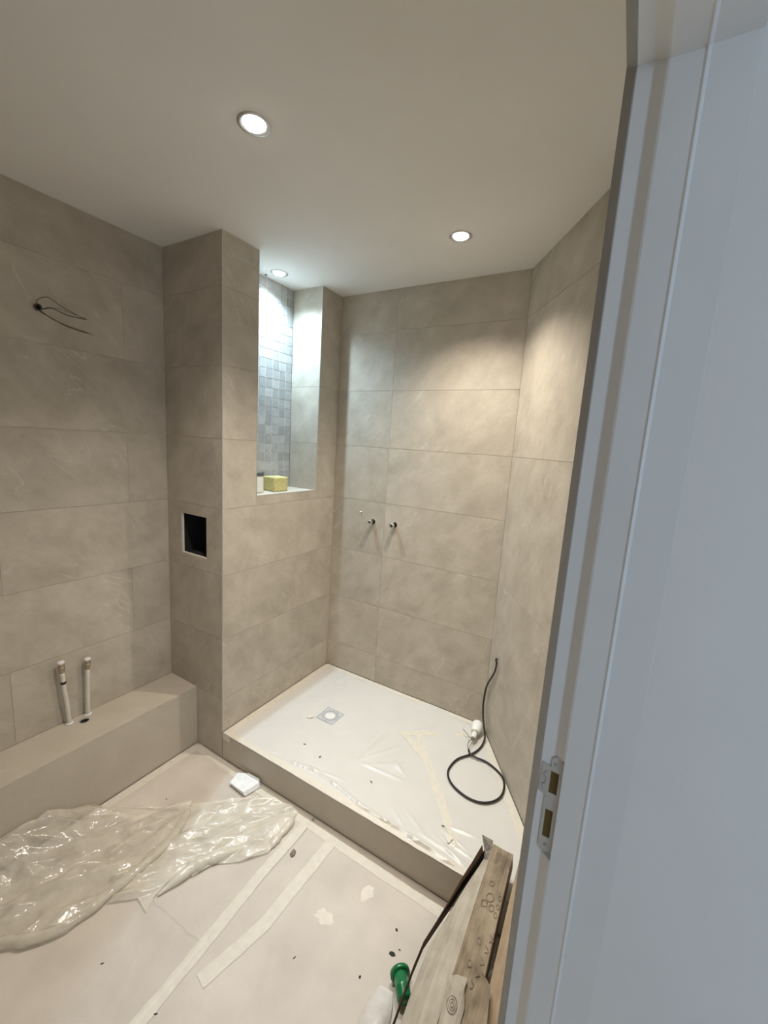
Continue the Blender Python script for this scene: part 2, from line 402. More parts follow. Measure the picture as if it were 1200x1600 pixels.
# left wall
wl = struct(box('wall_left', 'grout', X0 - .12, X0 - TT + .0045, YF, Y0 + .1, 0.0, HT))
YJ = [YF, 0.10, 1.08, Y0]
for i in range(len(ROWS) - 1):
    if ROWS[i + 1] <= 0.34: continue
    js = [YF, 0.10, 1.08, Y0] if i % 2 == 0 else [YF, 0.59, Y0]
    for a, b_ in zip(js, js[1:]):
        tile(wl, (X0, 0, 0), (0, 1, 0), (1, 0, 0), a, b_, max(ROWS[i], ZB), ROWS[i + 1])

# pillar front wall, with the rectangular opening for the flush plate
WX0, WX1, WZ0, WZ1 = -1.920, -1.724, 1.040, 1.248
wp = struct(boxes('wall_pillar', 'grout', [
    (X0 - .1, WX0, Y0 + TT - .0045, Y0 + .12, 0, HT), (WX1, X1 - TT, Y0 + TT - .0045, Y0 + .12, 0, HT),
    (WX0, WX1, Y0 + TT - .0045, Y0 + .12, 0, WZ0), (WX0, WX1, Y0 + TT - .0045, Y0 + .12, WZ1, HT)]))
for i in range(len(ROWS) - 1):
    a, b_ = ROWS[i], ROWS[i + 1]
    F = ((0, Y0, 0), (1, 0, 0), (0, -1, 0))
    if a < WZ0 and b_ > WZ0 and b_ < WZ1 + .1 and a > .9:
        tile(wp, *F, X0, WX0, a, b_, gap=0.0004); tile(wp, *F, WX1, X1 - .004, a, b_, gap=0.0004)
        tile(wp, *F, WX0, WX1, a, WZ0, gap=0.0004); tile(wp, *F, WX0, WX1, WZ1, b_, gap=0.0004)
    else:
        tile(wp, *F, X0, X1 - .004, a, b_)
wb = empty('recessed_wall_box', ((WX0 + WX1) / 2, Y0 + .06, WZ0))
tag(wb, 'black rectangular wall recess cut into the pillar above the bench', 'wall box')
def relto(o, parent):
    o.parent = parent; o.matrix_parent_inverse = Matrix.Translation(-Vector(parent.location))
    return o
relto(boxes('lining', 'black_void', [(WX0 + .001, WX1 - .001, Y0 + .112, Y0 + .118, WZ0 + .001, WZ1 - .001),
    (WX0 + .001, WX0 + .004, Y0 + .012, Y0 + .112, WZ0 + .001, WZ1 - .001), (WX1 - .004, WX1 - .001, Y0 + .012, Y0 + .112, WZ0 + .001, WZ1 - .001),
    (WX0 + .004, WX1 - .004, Y0 + .012, Y0 + .112, WZ0 + .001, WZ0 + .004), (WX0 + .004, WX1 - .004, Y0 + .012, Y0 + .112, WZ1 - .004, WZ1 - .001)]), wb)  # inner faces coloured black for the shade in the recess
relto(boxes('raw_edge', 'plaster', [(WX0 + .0005, WX0 + .007, Y0 + .003, Y0 + .011, WZ0, WZ1), (WX0 + .007, WX1 - .0005, Y0 + .002, Y0 + .011, WZ0 + .0005, WZ0 + .006)]), wb)

# shower left wall with tall niche
ws = struct(boxes('wall_shower', 'grout', [
    (X1 - .12, X1 - TT + .0045, Y0 + .12, N0 - TT, ZT - .15, HT), (XN - .10, X1 - TT + .0045, N1 + TT, Y2 + .12, ZT - .15, HT),
    (XN - .10, X1 - TT + .0045, N0 - TT, N1 + TT, ZT - .15, ZN - TT), (X1 - .12, X1 - TT + .0045, Y0 + TT, Y0 + .12, 0, HT)]))
F = ((X1, 0, 0), (0, 1, 0), (1, 0, 0))
for i in range(len(ROWS) - 1):
    a, b_ = ROWS[i], ROWS[i + 1]
    if a < ZT: a = ZT + .001
    if b_ <= ZN - .01:
        tile(ws, *F, Y0, Y2, a, b_)
    else:
        tile(ws, *F, Y0, N0 - .003, a, b_); tile(ws, *F, N1 + .003, Y2, a, b_)
        if a < ZN: tile(ws, *F, N0 - .003, N1 + .003, a, ZN - .001, gap=0.0004)
# niche lining: bottom, two sides, mosaic back
for a, b_ in zip([ZN] + ROWS[5:-1], ROWS[5:]):
    tile(ws, (0, N1, 0), (1, 0, 0), (0, -1, 0), XN, X1 - .004, a, b_)
    tile(ws, (0, N0, 0), (1, 0, 0), (0, 1, 0), XN, X1 - .004, a, b_)
tile(ws, (XN, N0, ZN), (1, 0, 0), (0, 0, 1), 0, X1 - .004 - XN, 0, N1 - N0, z_is_v=False)
mos = struct(box('wall_niche', 'grout_pale', XN - .06, XN - .0028, N0, N1, ZN, HT))
mos['label'] = 'pale grout bed of the niche mosaic'
NC, pitch = 9, (N1 - N0) / 9
nr = 22; rp = (HT - ZN) / nr
for r_ in range(nr):
    for c in range(NC):
        jit = random.uniform(-.0006, .0006)
        tile(mos, (XN + jit, N0, 0), (0, 1, 0), (1, 0, 0), c * pitch, (c + 1) * pitch, ZN + r_ * rp, ZN + (r_ + 1) * rp, mat='mosaic', name='mosaic_tile', gap=0.0023, th=.005)

# back wall
wk = struct(box('wall_back', 'grout', X1 - .12, X3 + .15, Y2 + TT - .0045, Y2 + .12, 0, HT))
for i in range(len(ROWS) - 1):
    a, b_ = ROWS[i], ROWS[i + 1]
    if a < ZT: a = ZT + .001
    for u0, u1 in ((X1, -1.223), (-1.223, X3)):
        tile(wk, (0, Y2, 0), (1, 0, 0), (0, -1, 0), u0, u1, a, b_)

# angled wall on the right
AD = Vector((XD - X3, YC - Y2, 0)); AL = AD.length; AD.normalize()
AN = Vector((AD.y, -AD.x, 0));  AN = -AN if AN.dot(Vector((-1, -1, 0))) < 0 else AN
def apt(s, d): return (X3 + AD.x * s + AN.x * d, Y2 + AD.y * s + AN.y * d)
wa = struct(extrude_poly('wall_angled', 'grout', [apt(-.05, -TT + .0045), apt(AL + .03, -TT + .0045), apt(AL + .03, -.1), apt(-.05, -.1)], 0, HT))
for i in range(len(ROWS) - 1):
    a, b_ = ROWS[i], ROWS[i + 1]
    if a < ZT: a = ZT + .001
    # rows here are taller: joints every second course
    if i in (1, 3, 5): continue
    lo = {2: 0.327, 4: 0.978, 6: 1.630}.get(i, a)
    tile(wa, (X3, Y2, 0), AD, AN, 0.002, AL, max(lo, ZT + .001), b_)

# door wall: solid beyond the jamb, over the lintel and on the near side
YJ1, YJ0, ZL = 0.580, -0.270, 2.076
wd = struct(boxes('wall_door', 'white_wall', [(XD, 0.045, YJ1 + .02, YC + .1, 0, HT), (XD, 0.045, YF, YJ0 - .02, 0, HT), (XD, 0.045, YJ0 - .02, YJ1 + .02, ZL + .02, HT)]))
wf = struct(box('wall_front', 'plinth', X0 - .1, XD, YF - .1, YF, 0, HT))

# hall behind and beside the viewer
struct(box('floor_hall', 'hall_floor', XD, 1.45, -2.6, 0.75, -0.10, 0.0))
struct(box('ceiling_hall', 'ceiling', 0.05, 1.45, -2.6, 0.75, HT, HT + .08))
struct(box('wall_hall_end', 'white_wall', 0.0546, 1.45, YJ1 - .0111, YJ1 + .10, 0, HT))
struct(box('wall_hall_back', 'white_wall', 0.045, 1.45, -2.6, -2.5, 0, HT))
struct(box('wall_hall_near', 'white_wall', -.06, 0.045, -2.6, YF, 0, HT))
WA, WB, WC, WD_ = -1.37, -0.43, 0.82, 2.08
struct(boxes('wall_hall_side', 'white_wall', [(1.45, 1.55, -2.6, WA, 0, HT), (1.45, 1.55, WB, 0.75, 0, HT), (1.45, 1.55, WA, WB, 0, WC), (1.45, 1.55, WA, WB, WD_, HT)]))
win = struct(boxes('added_window', 'frame', [(1.47, 1.53, WA, WA + .05, WC, WD_), (1.47, 1.53, WB - .05, WB, WC, WD_), (1.47, 1.53, WA + .05, WB - .05, WC, WC + .05), (1.47, 1.53, WA + .05, WB - .05, WD_ - .05, WD_), (1.47, 1.53, -.92, -.88, WC + .05, WD_ - .05)]))  # window added around the hall fill lamp, out of view
for a, b_ in ((WA + .05, -.92), (-.88, WB - .05)):
    box('pane', 'glass', 1.497, 1.503, a, b_, WC + .05, WD_ - .05, parent=win)

# ------------------------------------------------------------------ door frame (door_1)
PROF = [(-.063, -.020), (-.063, -.0105), (-.0535, -.0008), (-.052, 0.0), (-.0370, 0.0), (-.0355, .0006), (-.0240, .0094), (-.0215, .0104),
        (.0080, .0122), (.0092, .0130), (.0104, .0138), (.0118, .0134), (.0130, .0124), (.0138, .0116), (.0540, .0116), (.0545, .0113), (.0545, -.020)]
PROF_CUT = PROF[:4] + [(-.0240, 0.0), (-.0232, .0002), (-.0228, .0096)] + PROF[7:]
def frame_rail(bm, f0, f1, prof=PROF):
    a = [bm.verts.new(f0(x, d)) for x, d in prof]; c = [bm.verts.new(f1(x, d)) for x, d in prof]
    n = len(prof)
    for i in range(n): bm.faces.new((a[i], a[(i + 1) % n], c[(i + 1) % n], c[i]))
    bm.faces.new(a[::-1]); bm.faces.new(c)
door = struct(empty('door_1', (0, YJ1, 0)), 'white painted door frame at the right edge')
bm = bmesh.new(); frame_rail(bm, lambda x, d: (x, YJ1 - d, 0), lambda x, d: (x, YJ1 - d, 1.084))
frame_rail(bm, lambda x, d: (x, YJ1 - d, 1.084), lambda x, d: (x, YJ1 - d, 1.242), PROF_CUT)
frame_rail(bm, lambda x, d: (x, YJ1 - d, 1.242), lambda x, d: (x, YJ1 - d, ZL - d)); relto(bm_obj('jamb', bm, 'frame'), door)
bm = bmesh.new(); frame_rail(bm, lambda x, d: (x, YJ0 + d, 0), lambda x, d: (x, YJ0 + d, ZL - d)); relto(bm_obj('jamb', bm, 'frame'), door)
bm = bmesh.new(); frame_rail(bm, lambda x, d: (x, YJ1 - d, ZL - d), lambda x, d: (x, YJ0 + d, ZL - d)); relto(bm_obj('lintel', bm, 'frame'), door)
# thin strip added over the bathroom-side chamfer, darker grey than the frame
EDGE_STRIP = [(-.0634, -.0110), (-.0640, -.0102), (-.0536, .0004), (-.0526, .0002), (-.0532, -.0010)]
bm = bmesh.new(); frame_rail(bm, lambda x, d: (x, YJ1 - d, 0.005), lambda x, d: (x, YJ1 - d, ZL - d), EDGE_STRIP)
frame_rail(bm, lambda x, d: (x, YJ1 - d, ZL - d), lambda x, d: (x, YJ0 + d, ZL - d), EDGE_STRIP); relto(bm_obj('grey_part', bm, 'grey_part'), door)
# strike plate with two mortises
def plate_poly():
    xa, xb = -.0415, -.0235; za, zb = 1.086, 1.240
    r = (xb - xa) / 2
    pts = []
    for k in range(9):
        t = math.pi + math.pi * k / 8; pts.append(((xa + xb) / 2 + r * math.cos(t), za + r + r * math.sin(t)))
    pts += [(xb, 1.150), (xb, 1.19)]
    for k in range(9):
        t = math.pi * k / 8; pts.append(((xa + xb) / 2 + .0016 + (r - .0016) * math.cos(t), zb - r + r * math.sin(t)))
    pts += [(xa + .0032, 1.222), (xa - .0075, 1.2245), (xa - .0095, 1.180), (xa, 1.1745)]
    return pts
YP = YJ1 - .0022
def plate_with_holes():
    outer = plate_poly()
    holes = [[(-.0375, 1.1825), (-.0268, 1.1815), (-.0268, 1.2150), (-.0375, 1.2160)], [(-.0378, 1.1110), (-.0278, 1.1110), (-.0278, 1.1550), (-.0378, 1.1550)]]
    vs, es = [], []
    for loop in [outer] + holes:
        s = len(vs); n = len(loop)
        vs += [Vector(p) for p in loop]; es += [(s + i, s + (i + 1) % n) for i in range(n)]
    V, E_, Fc, *_ = delaunay_2d_cdt(vs, es, [], 0, 1e-6)
    def inside(p, L):
        c = False; n = len(L)
        for i in range(n):
            (x1, y1), (x2, y2) = L[i], L[(i + 1) % n]
            if (y1 > p[1]) != (y2 > p[1]) and p[0] < (x2 - x1) * (p[1] - y1) / (y2 - y1) + x1: c = not c
        return c
    bm = bmesh.new(); bv = [bm.verts.new((v[0], YP, v[1])) for v in V]
    for f in Fc:
        cx = sum(V[i][0] for i in f) / len(f); cz = sum(V[i][1] for i in f) / len(f)
        if inside((cx, cz), outer) and not any(inside((cx, cz), h) for h in holes):
            bm.faces.new([bv[i] for i in f])
    loose = [v for v in bm.verts if not v.link_faces]
    bmesh.ops.delete(bm, geom=loose, context='VERTS')
    r = bmesh.ops.extrude_face_region(bm, geom=list(bm.faces))
    for e in r['geom']:
        if isinstance(e, bmesh.types.BMVert): e.co.y += .0020
    return bm
sp = relto(bm_obj('strike_plate', plate_with_holes(), 'zinc'), door); sp['label'] = 'pale zinc strike plate'
for (a, b_, c, d) in ((-.0375, -.0268, 1.1825, 1.2155), (-.0378, -.0278, 1.111, 1.155)):
    o = box('mortise', 'socket_dark', a - .0004, b_ + .0004, YJ1 - .0012, YJ1 - .0003, c - .0004, d + .0004); o.parent = sp; o.matrix_parent_inverse = sp.matrix_world.inverted() @ Matrix.Translation(-Vector(door.location))
def sub(o, parent):      # sub-part of something already relto'd to an empty
    root = parent.parent
    o.parent = parent; o.matrix_parent_inverse = Matrix.Identity(4)
    return o
def fix_sub(o, part):
    o.parent = part; o.matrix_parent_inverse = Matrix.Identity(4); return o
for o in [c for c in sp.children]: fix_sub(o, sp)
zz = [(-.0435, 1.2135), (-.0465, 1.2075), (-.0440, 1.2035), (-.0428, 1.1975), (-.0440, 1.1935), (-.0472, 1.1915), (-.0450, 1.1840)]
fix_sub(tube('latch_spring', 'grey_part', [(x, YP - .0003, z) for x, z in zz], .0006, seg=5, n=4), sp)
bm = bmesh.new()
for x, z in ((-.0330, 1.2275), (-.0325, 1.0985)):
    add_lathe(bm, [(0, 0), (.0022, 0), (.0022, .0007), (0, .0009)], 10, Matrix.Translation((x, YP, z)) @ Matrix.Rotation(math.pi / 2, 4, 'X'))
fix_sub(bm_obj('screw', bm, 'grey_part'), sp)

# ------------------------------------------------------------------ metal corner trims
struct(box('trim_1', 'steel_trim', X1 - .0045, X1 + .0006, Y0 - .0006, Y0 + .0025, 0.152, HT - .0005), 'thin metal corner trim on the pillar edge')
struct(box('trim_2', 'steel_trim', X1 - .004, X1 + .0008, N0 - .003, N0 - .0002, ZN, HT - .0005), 'thin metal trim on the near niche edge')
struct(box('trim_3', 'steel_trim', X1 - .004, X1 + .0008, N1 + .0002, N1 + .003, ZN, HT - .0005), 'thin metal trim on the far niche edge')
struct(box('trim_4', 'steel_trim', X1 - .004, X1 + .0008, N0 - .003, N1 + .003, ZN - .001, ZN + .0012), 'thin metal trim on the niche sill')

# ------------------------------------------------------------------ bench (tiled plinth with a drain hole)
bench = empty('tiled_bench', (XB, 0.4, 0)); tag(bench, 'long beige tiled plinth running along the left wall to the pillar', 'bench')
def hole_slab(name, mat, x0, x1, y0, y1, z0, z1, hx, hy, hr, seg=24):
    vs = [Vector(p) for p in ((x0, y0), (x1, y0), (x1, y1), (x0, y1))] + [Vector((hx + hr * math.cos(2 * math.pi * k / seg), hy + hr * math.sin(2 * math.pi * k / seg))) for k in range(seg)]
    es = [(i, (i + 1) % 4) for i in range(4)] + [(4 + i, 4 + (i + 1) % seg) for i in range(seg)]
    V, E_, Fc, *_ = delaunay_2d_cdt(vs, es, [], 0, 1e-6)
    bm = bmesh.new(); bv = [bm.verts.new((v[0], v[1], z1)) for v in V]
    for f in Fc:
        c = sum((Vector((V[i][0], V[i][1])) for i in f), Vector((0, 0))) / len(f)
        if (c - Vector((hx, hy))).length > hr * .9: bm.faces.new([bv[i] for i in f])
    r = bmesh.ops.extrude_face_region(bm, geom=list(bm.faces))
    for e in r['geom']:
        if isinstance(e, bmesh.types.BMVert): e.co.z = z0
    return bm_obj(name, bm, mat)
HX, HY, HR = -1.973, 0.816, 0.0215
relto(box('core', 'grout', X0 + .002, XB - .008, YF + .01, Y0 - .002, 0.0, ZB - .012), bench)
relto(hole_slab('top_slab', 'plinth', X0 + .001, XB - .0005, YF + .01, Y0 - .001, ZB - .010, ZB, HX, HY, HR), bench)
relto(box('front_panel', 'plinth', XB - .007, XB, YF + .01, Y0 - .001, 0.004, ZB - .0105), bench)
hr_ = relto(lathe('waste_hole', 'grey_part', [(HR - .0005, -.009), (HR - .0005, .0008), (HR - .0035, .0012), (HR - .0035, -.009)], (HX, HY, ZB), seg=24), bench); hr_['label'] = 'round waste outlet'
fix_sub(lathe('socket', 'black_void', [(0, -.009), (HR - .003, -.009), (HR - .003, -.004), (HR - .0045, -.004), (HR - .0045, -.008), (0, -.008)], (HX, HY, ZB), seg=24), hr_)

# ------------------------------------------------------------------ step and shower tray
step = struct(box('trim_5', 'grout', X1, XD - .002, Y0 + TT, Y0 + .05, 0.0, ZT - .004), 'tiled riser below the shower tray')
for a, b_ in ((X1, XD - .003),):
    tile(step, (0, Y0, 0), (1, 0, 0), (0, -1, 0), a, b_, 0.004, ZT - .0045, mat='plinth')
def in_tray(x, y, m=0.0):
    if y < Y0 + m or y > Y2 - m or x < X1 + m: return False
    return (Vector((x, y, 0)) - Vector((X3, Y2, 0))).dot(AN) > m and x < XD - m
TP = [(X1 + .001, Y0 + .0505), (X1 + .001, Y2 - .001), (X3 - .002, Y2 - .001), (XD - .004, YC - .006), (XD - .004, Y0 + .0505)]
tray = empty('shower_tray', (-1.0, 1.7, 0.0)); tag(tray, 'white shower tray under protective film behind the low tiled step', 'shower tray')
relto(extrude_poly('body', 'tray', TP, 0.001, ZT - .004), tray)

def seg_dist(px, py, ax, ay, bx, by):
    dx, dy = bx - ax, by - ay; t = np.clip(((px - ax) * dx + (py - ay) * dy) / (dx * dx + dy * dy + 1e-12), 0, 1)
    return np.hypot(px - (ax + t * dx), py - (ay + t * dy)), t
def fbm(px, py, scale, seed):
    out = np.zeros_like(px)
    fl = out.ravel(); fx = px.ravel(); fy = py.ravel()
    for i in range(fl.size):
        fl[i] = noise.noise((fx[i] * scale + seed, fy[i] * scale - seed, seed * .37))
    return out
WR = [  # film wrinkles: ax, ay, bx, by, height, width
    (-1.325, 1.285, -1.172, 1.318, .004, .006), (-1.123, 1.342, -.892, 1.379, .004, .006), (-1.303, 1.316, -1.271, 1.348, .003, .006),
    (-.905, 1.518, -.702, 1.71, .006, .009), (-.889, 1.505, -.661, 1.525, .007, .009), (-.90, 1.521, -.80, 1.761, .006, .012), (-.86, 1.51, -.66, 1.62, .005, .012),
    (-.74, 1.56, -.66, 1.60, .006, .016), (-.72, 1.60, -.65, 1.56, .006, .012),
    (-.568, 1.289, -.406, 1.305, .006, .008), (-.521, 1.337, -.317, 1.321, .006, .008), (-.436, 1.428, -.309, 1.447, .006, .008), (-.644, 1.322, -.541, 1.291, .007, .008),
    (-.45, 1.40, -.33, 1.37, .006, .008), (-.44, 1.37, -.30, 1.35, .005, .007), (-.47, 1.36, -.31, 1.30, .006, .009), (-.62, 1.40, -.50, 1.34, .004, .01), (-.66, 1.37, -.58, 1.32, .006, .006),
    (-1.24, 1.48, -1.16, 1.44, .003, .01), (-1.42, 1.75, -1.34, 1.80, .002, .008), (-.98, 1.95, -.90, 1.90, .002, .010), (-.62, 1.86, -.55, 1.90, .003, .010), (-1.1, 1.62, -1.0, 1.66, .002, .02)]
EDGE = [(-1.172, 1.318), (-1.061, 1.338), (-.945, 1.330), (-.789, 1.304), (-.659, 1.297), (-.543, 1.296), (-.379, 1.287)]
def film_height(px, py):
    h = 0.0012 * fbm(px, py, 4.0, 3.1) + 0.0006 * fbm(px, py, 14.0, 9.2) + .0015
    for ax, ay, bx, by, H, W in WR:
        d, t = seg_dist(px, py, ax, ay, bx, by)
        h += 0.9 * H * np.exp(-(d / (W * .8)) ** 2) * (0.35 + 0.65 * np.sin(np.pi * np.clip(t, .05, .95)))
    for (ax, ay), (bx, by) in zip(EDGE, EDGE[1:]):
        d, t = seg_dist(px, py, ax, ay, bx, by)
        nx, ny = -(by - ay), bx - ax; side = ((px - ax) * nx + (py - ay) * ny) / math.hypot(nx, ny)
        h += np.where(side > 0, .0080 * np.exp(-(d / .013) ** 2), 0.0)
    dr = np.hypot(px + 1.323, py - 1.986)
    h += .0035 * np.exp(-((dr - .042) / .006) ** 2)
    h *= np.clip((np.hypot(px + 1.243, py - 1.694) - .075) / .04, 0.12, 1)
    return h
GX, GY = 310, 174
gx = np.linspace(X1 + .002, XD - .004, GX); gy = np.linspace(Y0 - .0005, Y2 - .002, GY)
PX, PY = np.meshgrid(gx, gy)
FH = film_height(PX, PY)
bm = bmesh.new(); idx = {}
for j in range(GY):
    for i in range(GX):
        x, y = PX[j, i], PY[j, i]
        # follow the angled wall on the right
        if y > YC - .006:
            xm = X3 + (XD - X3) * (Y2 - y) / (Y2 - YC) - .004
            x = X1 + .002 + (x - X1 - .002) * (xm - X1 - .002) / (XD - .004 - X1 - .002)
        idx[i, j] = bm.verts.new((x, y, ZT - .0035 + max(FH[j, i], .0004)))
for j in range(GY - 1):
    for i in range(GX - 1):
        bm.faces.new((idx[i, j], idx[i + 1, j], idx[i + 1, j + 1], idx[i, j + 1]))
film = relto(bm_obj('protective_film', bm, 'film', None, True), tray); film['label'] = 'wrinkled white protective film'
ZF = ZT - .0035
# drain grate showing in the tray
dr = empty('drain_grate', (-1.243, 1.694, ZF + .001)); tag(dr, 'pale grey square drain grate with radial slots in the white tray', 'drain'); dr.rotation_euler = (0, 0, 0)
d0 = box('frame_plate', 'drain_plate', -.058, .058, -.056, .056, 0, .0016, bevel=.0006); d0.parent = dr
bm = bmesh.new()
for k in range(20):
    a = 2 * math.pi * k / 20 + .15; r0, r1 = .030, (.049 if k % 2 else .044)
    c, s = math.cos(a), math.sin(a); w = .0028
    vs = [bm.verts.new((c * r - s * o_ * w, s * r + c * o_ * w, .0019)) for r, o_ in ((r0, -.6), (r1, -1), (r1 + .003, 0), (r1, 1), (r0, .6))]
    bm.faces.new(vs)
for e0, e1, ax in ((-.056, .056, 0), (-.056, .056, 1)):
    for sgn in (-1, 1):
        q = .0525 * sgn
        pts = [(e0 + .004, q - .0012), (e1 - .004, q - .0012), (e1 - .004, q + .0012), (e0 + .004, q + .0012)]
        bm.faces.new([bm.verts.new(((p[0], p[1], .0019) if ax == 0 else (p[1], p[0], .0019))) for p in pts])
so = bm_obj('slots', bm, 'steel', dr)
cp = lathe('centre_cap', 'tray', [(0, .0024), (.026, .0024), (.028, .0016), (.028, 0)], parent=dr)

# ------------------------------------------------------------------ tapes
def tape(name, label, pts, width, zfun, group=None, seed=0, thick=.0003, rag=.0010, step_=.03, mat='tape'):
    """ribbon following a polyline in plan, lying on zfun(x, y)"""
    P = [Vector((p[0], p[1])) for p in pts]; samp = []
    for a, b_ in zip(P, P[1:]):
        n = max(1, int((b_ - a).length / step_))
        samp += [a + (b_ - a) * k / n for k in range(n)]
    samp.append(P[-1])
    bm = bmesh.new(); rows = []
    rr = random.Random(seed)
    for i, p in enumerate(samp):
        t = (samp[min(i + 1, len(samp) - 1)] - samp[max(i - 1, 0)]).normalized(); nrm = Vector((-t.y, t.x))
        row = []
        for o_ in (-1, -.5, 0, .5, 1):
            q = p + nrm * (o_ * width / 2 + (rr.uniform(-rag, rag) if abs(o_) == 1 else 0))
            row.append(bm.verts.new((q.x, q.y, zfun(q.x, q.y) + thick + abs(rr.gauss(0, .0002)))))
        rows.append(row)
    for a, b_ in zip(rows, rows[1:]):
        for k in range(4): bm.faces.new((a[k], a[k + 1], b_[k + 1], b_[k]))
    r = bmesh.ops.extrude_face_region(bm, geom=list(bm.faces))
    for e in r['geom']:
        if isinstance(e, bmesh.types.BMVert): e.co.z -= thick
    o = bm_obj(name, bm, mat)
    return tag(o, label, 'tape', group)
def zfilm(x, y):
    return ZF + max(float(film_height(np.array([[x]]), np.array([[y]]))[0, 0]), .0004) + .0002
GT = 'tape strips on the shower tray'
tape('masking_tape', 'cream tape along the tray edge below the niche wall', [(X1 + .024, Y0 + .03), (X1 + .024, Y2 - .01)], .042, zfilm, GT, 1)
tape('masking_tape', 'cream tape along the tray edge at the back wall', [(X1 + .05, Y2 - .021), (X3 - .03, Y2 - .021)], .034, zfilm, GT, 2)
pa = [apt(.04, .024), apt(AL - .05, .024)]
tape('masking_tape', 'cream tape along the tray edge at the angled right wall', pa, .040, zfilm, GT, 3)
tape('masking_tape', 'cream tape along the front lip of the shower tray', [(X1 + .01, Y0 + .016), (-1.0, Y0 + .018), (-.5, Y0 + .014), (XD - .02, Y0 + .018)], .032, zfilm, GT, 4, rag=.0014)
tape('masking_tape', 'cream tape running from the tray middle towards the bulb', [(-.86, 1.795), (-.70, 1.905), (-.545, 2.008)], .034, zfilm, GT, 5)
tape('masking_tape', 'short cream tape stub crossing the tray crease', [(-.838, 1.805), (-.755, 1.76), (-.675, 1.712)], .036, zfilm, GT, 6)
tape('masking_tape', 'long cream tape running down the tray to the carton', [(-.775, 1.845), (-.564, 1.592), (-.415, 1.409), (-.375, 1.36)], .036, zfilm, GT, 7)
# tape flap hanging over the step corner
o = boxes('masking_tape', 'tape', [(X1 + .003, X1 + .055, Y0 - .0012, Y0 - .0004, ZT - .035, ZT + .001)]); tag(o, 'cream tape tab folded over the step corner at the pillar', 'tape', GT)

# ------------------------------------------------------------------ floor protection sheets
CREASE = [(-.795, .836, -.742, .743, .0035, .006), (-.742, .743, -.732, .649, .0035, .006), (-.621, .874, -.512, .857, .003, .005), (-1.12, .55, -1.05, .42, .002, .01),
          (-.72, 1.20, -.70, 1.08, .002, .01), (-1.1, .62, -1.02, .56, .002, .008)]
def sheet_h(x, y):
    h = .0035 + .0014 * noise.noise((x * 3, y * 3, 1.7)) + .0007 * noise.noise((x * 11, y * 11, 4.2))
    for ax, ay, bx, by, H, W in CREASE:
        dx, dy = bx - ax, by - ay; t = max(0, min(1, ((x - ax) * dx + (y - ay) * dy) / (dx * dx + dy * dy)))
        d = math.hypot(x - ax - t * dx, y - ay - t * dy); h += H * math.exp(-(d / W) ** 2)
    return h
def floor_sheet(label, x0, x1, y0, y1, lift, edge=None, seed=0):
    nx, ny = max(2, int((x1 - x0) / .012)), max(2, int((y1 - y0) / .012))
    bm = bmesh.new(); G_ = {}
    for j in range(ny + 1):
        for i in range(nx + 1):
            x = x0 + (x1 - x0) * i / nx; y = y0 + (y1 - y0) * j / ny
            if edge and j > ny - 6:
                yy = edge(x); y += (yy - y1) * max(0, (j - ny + 6) / 6)
            if i == nx: x += .004 * noise.noise((seed, y * 9, 0))
            e = lift * (1 if j > ny - 4 else .35) if edge else lift
            G_[i, j] = bm.verts.new((x, y, sheet_h(x, y) + e))
    for j in range(ny):
        for i in range(nx): bm.faces.new((G_[i, j], G_[i + 1, j], G_[i + 1, j + 1], G_[i, j + 1]))
    r = bmesh.ops.extrude_face_region(bm, geom=list(bm.faces))
    for e in r['geom']:
        if isinstance(e, bmesh.types.BMVert): e.co.z -= .0012
    return tag(bm_obj('floor_protection', bm, 'paper', None, True), label, 'floor covering', 'paper sheets covering the floor')
floor_sheet('beige protective paper on the floor in the far left corner by the pillar', XB + .006, -.994, .60, Y0 - .004, 0.0, seed=1)
floor_sheet('beige protective paper on the near left floor with a lifted torn edge', XB + .006, -.990, YF + .02, .69, .0024, edge=lambda x: .700 + .045 * (x + 1.1) + .006 * noise.noise((x * 25, 0, 3)), seed=2)
floor_sheet('beige protective paper on the right floor reaching the carton', -.985, XD - .004, YF + .02, Y0 - .004, 0.0, seed=3)
def zfl(x, y): return sheet_h(x, y) + .0004
def zfl2(x, y): return sheet_h(x, y) + (.0030 if y < .71 and x < -.985 else .0012)
GF = 'tape strips on the floor'
tape('masking_tape', 'cream tape along the foot of the bench', [(XB + .030, .78), (XB + .030, Y0 - .03)], .044, zfl, GF, 11, rag=.0014)
tape('masking_tape', 'cream tape along the foot of the pillar and step', [(XB + .03, Y0 - .024), (-1.4, Y0 - .034), (-.75, Y0 - .046), (-.36, Y0 - .046), (-.2, Y0 - .05)], .040, zfl, GF, 12, rag=.0016)
tape('masking_tape', 'long cream floor tape left of its parallel twin, reaching the front', [(-1.003, 1.216), (-1.000, .968), (-.988, .75), (-.983, .67), (-.976, .49), (-.97, .30)], .040, zfl2, GF, 13, rag=.0016)
tape('masking_tape', 'shorter cream floor tape right of its parallel twin', [(-.857, 1.214), (-.865, .85), (-.912, .640)], .046, zfl2, GF, 14, rag=.0016)

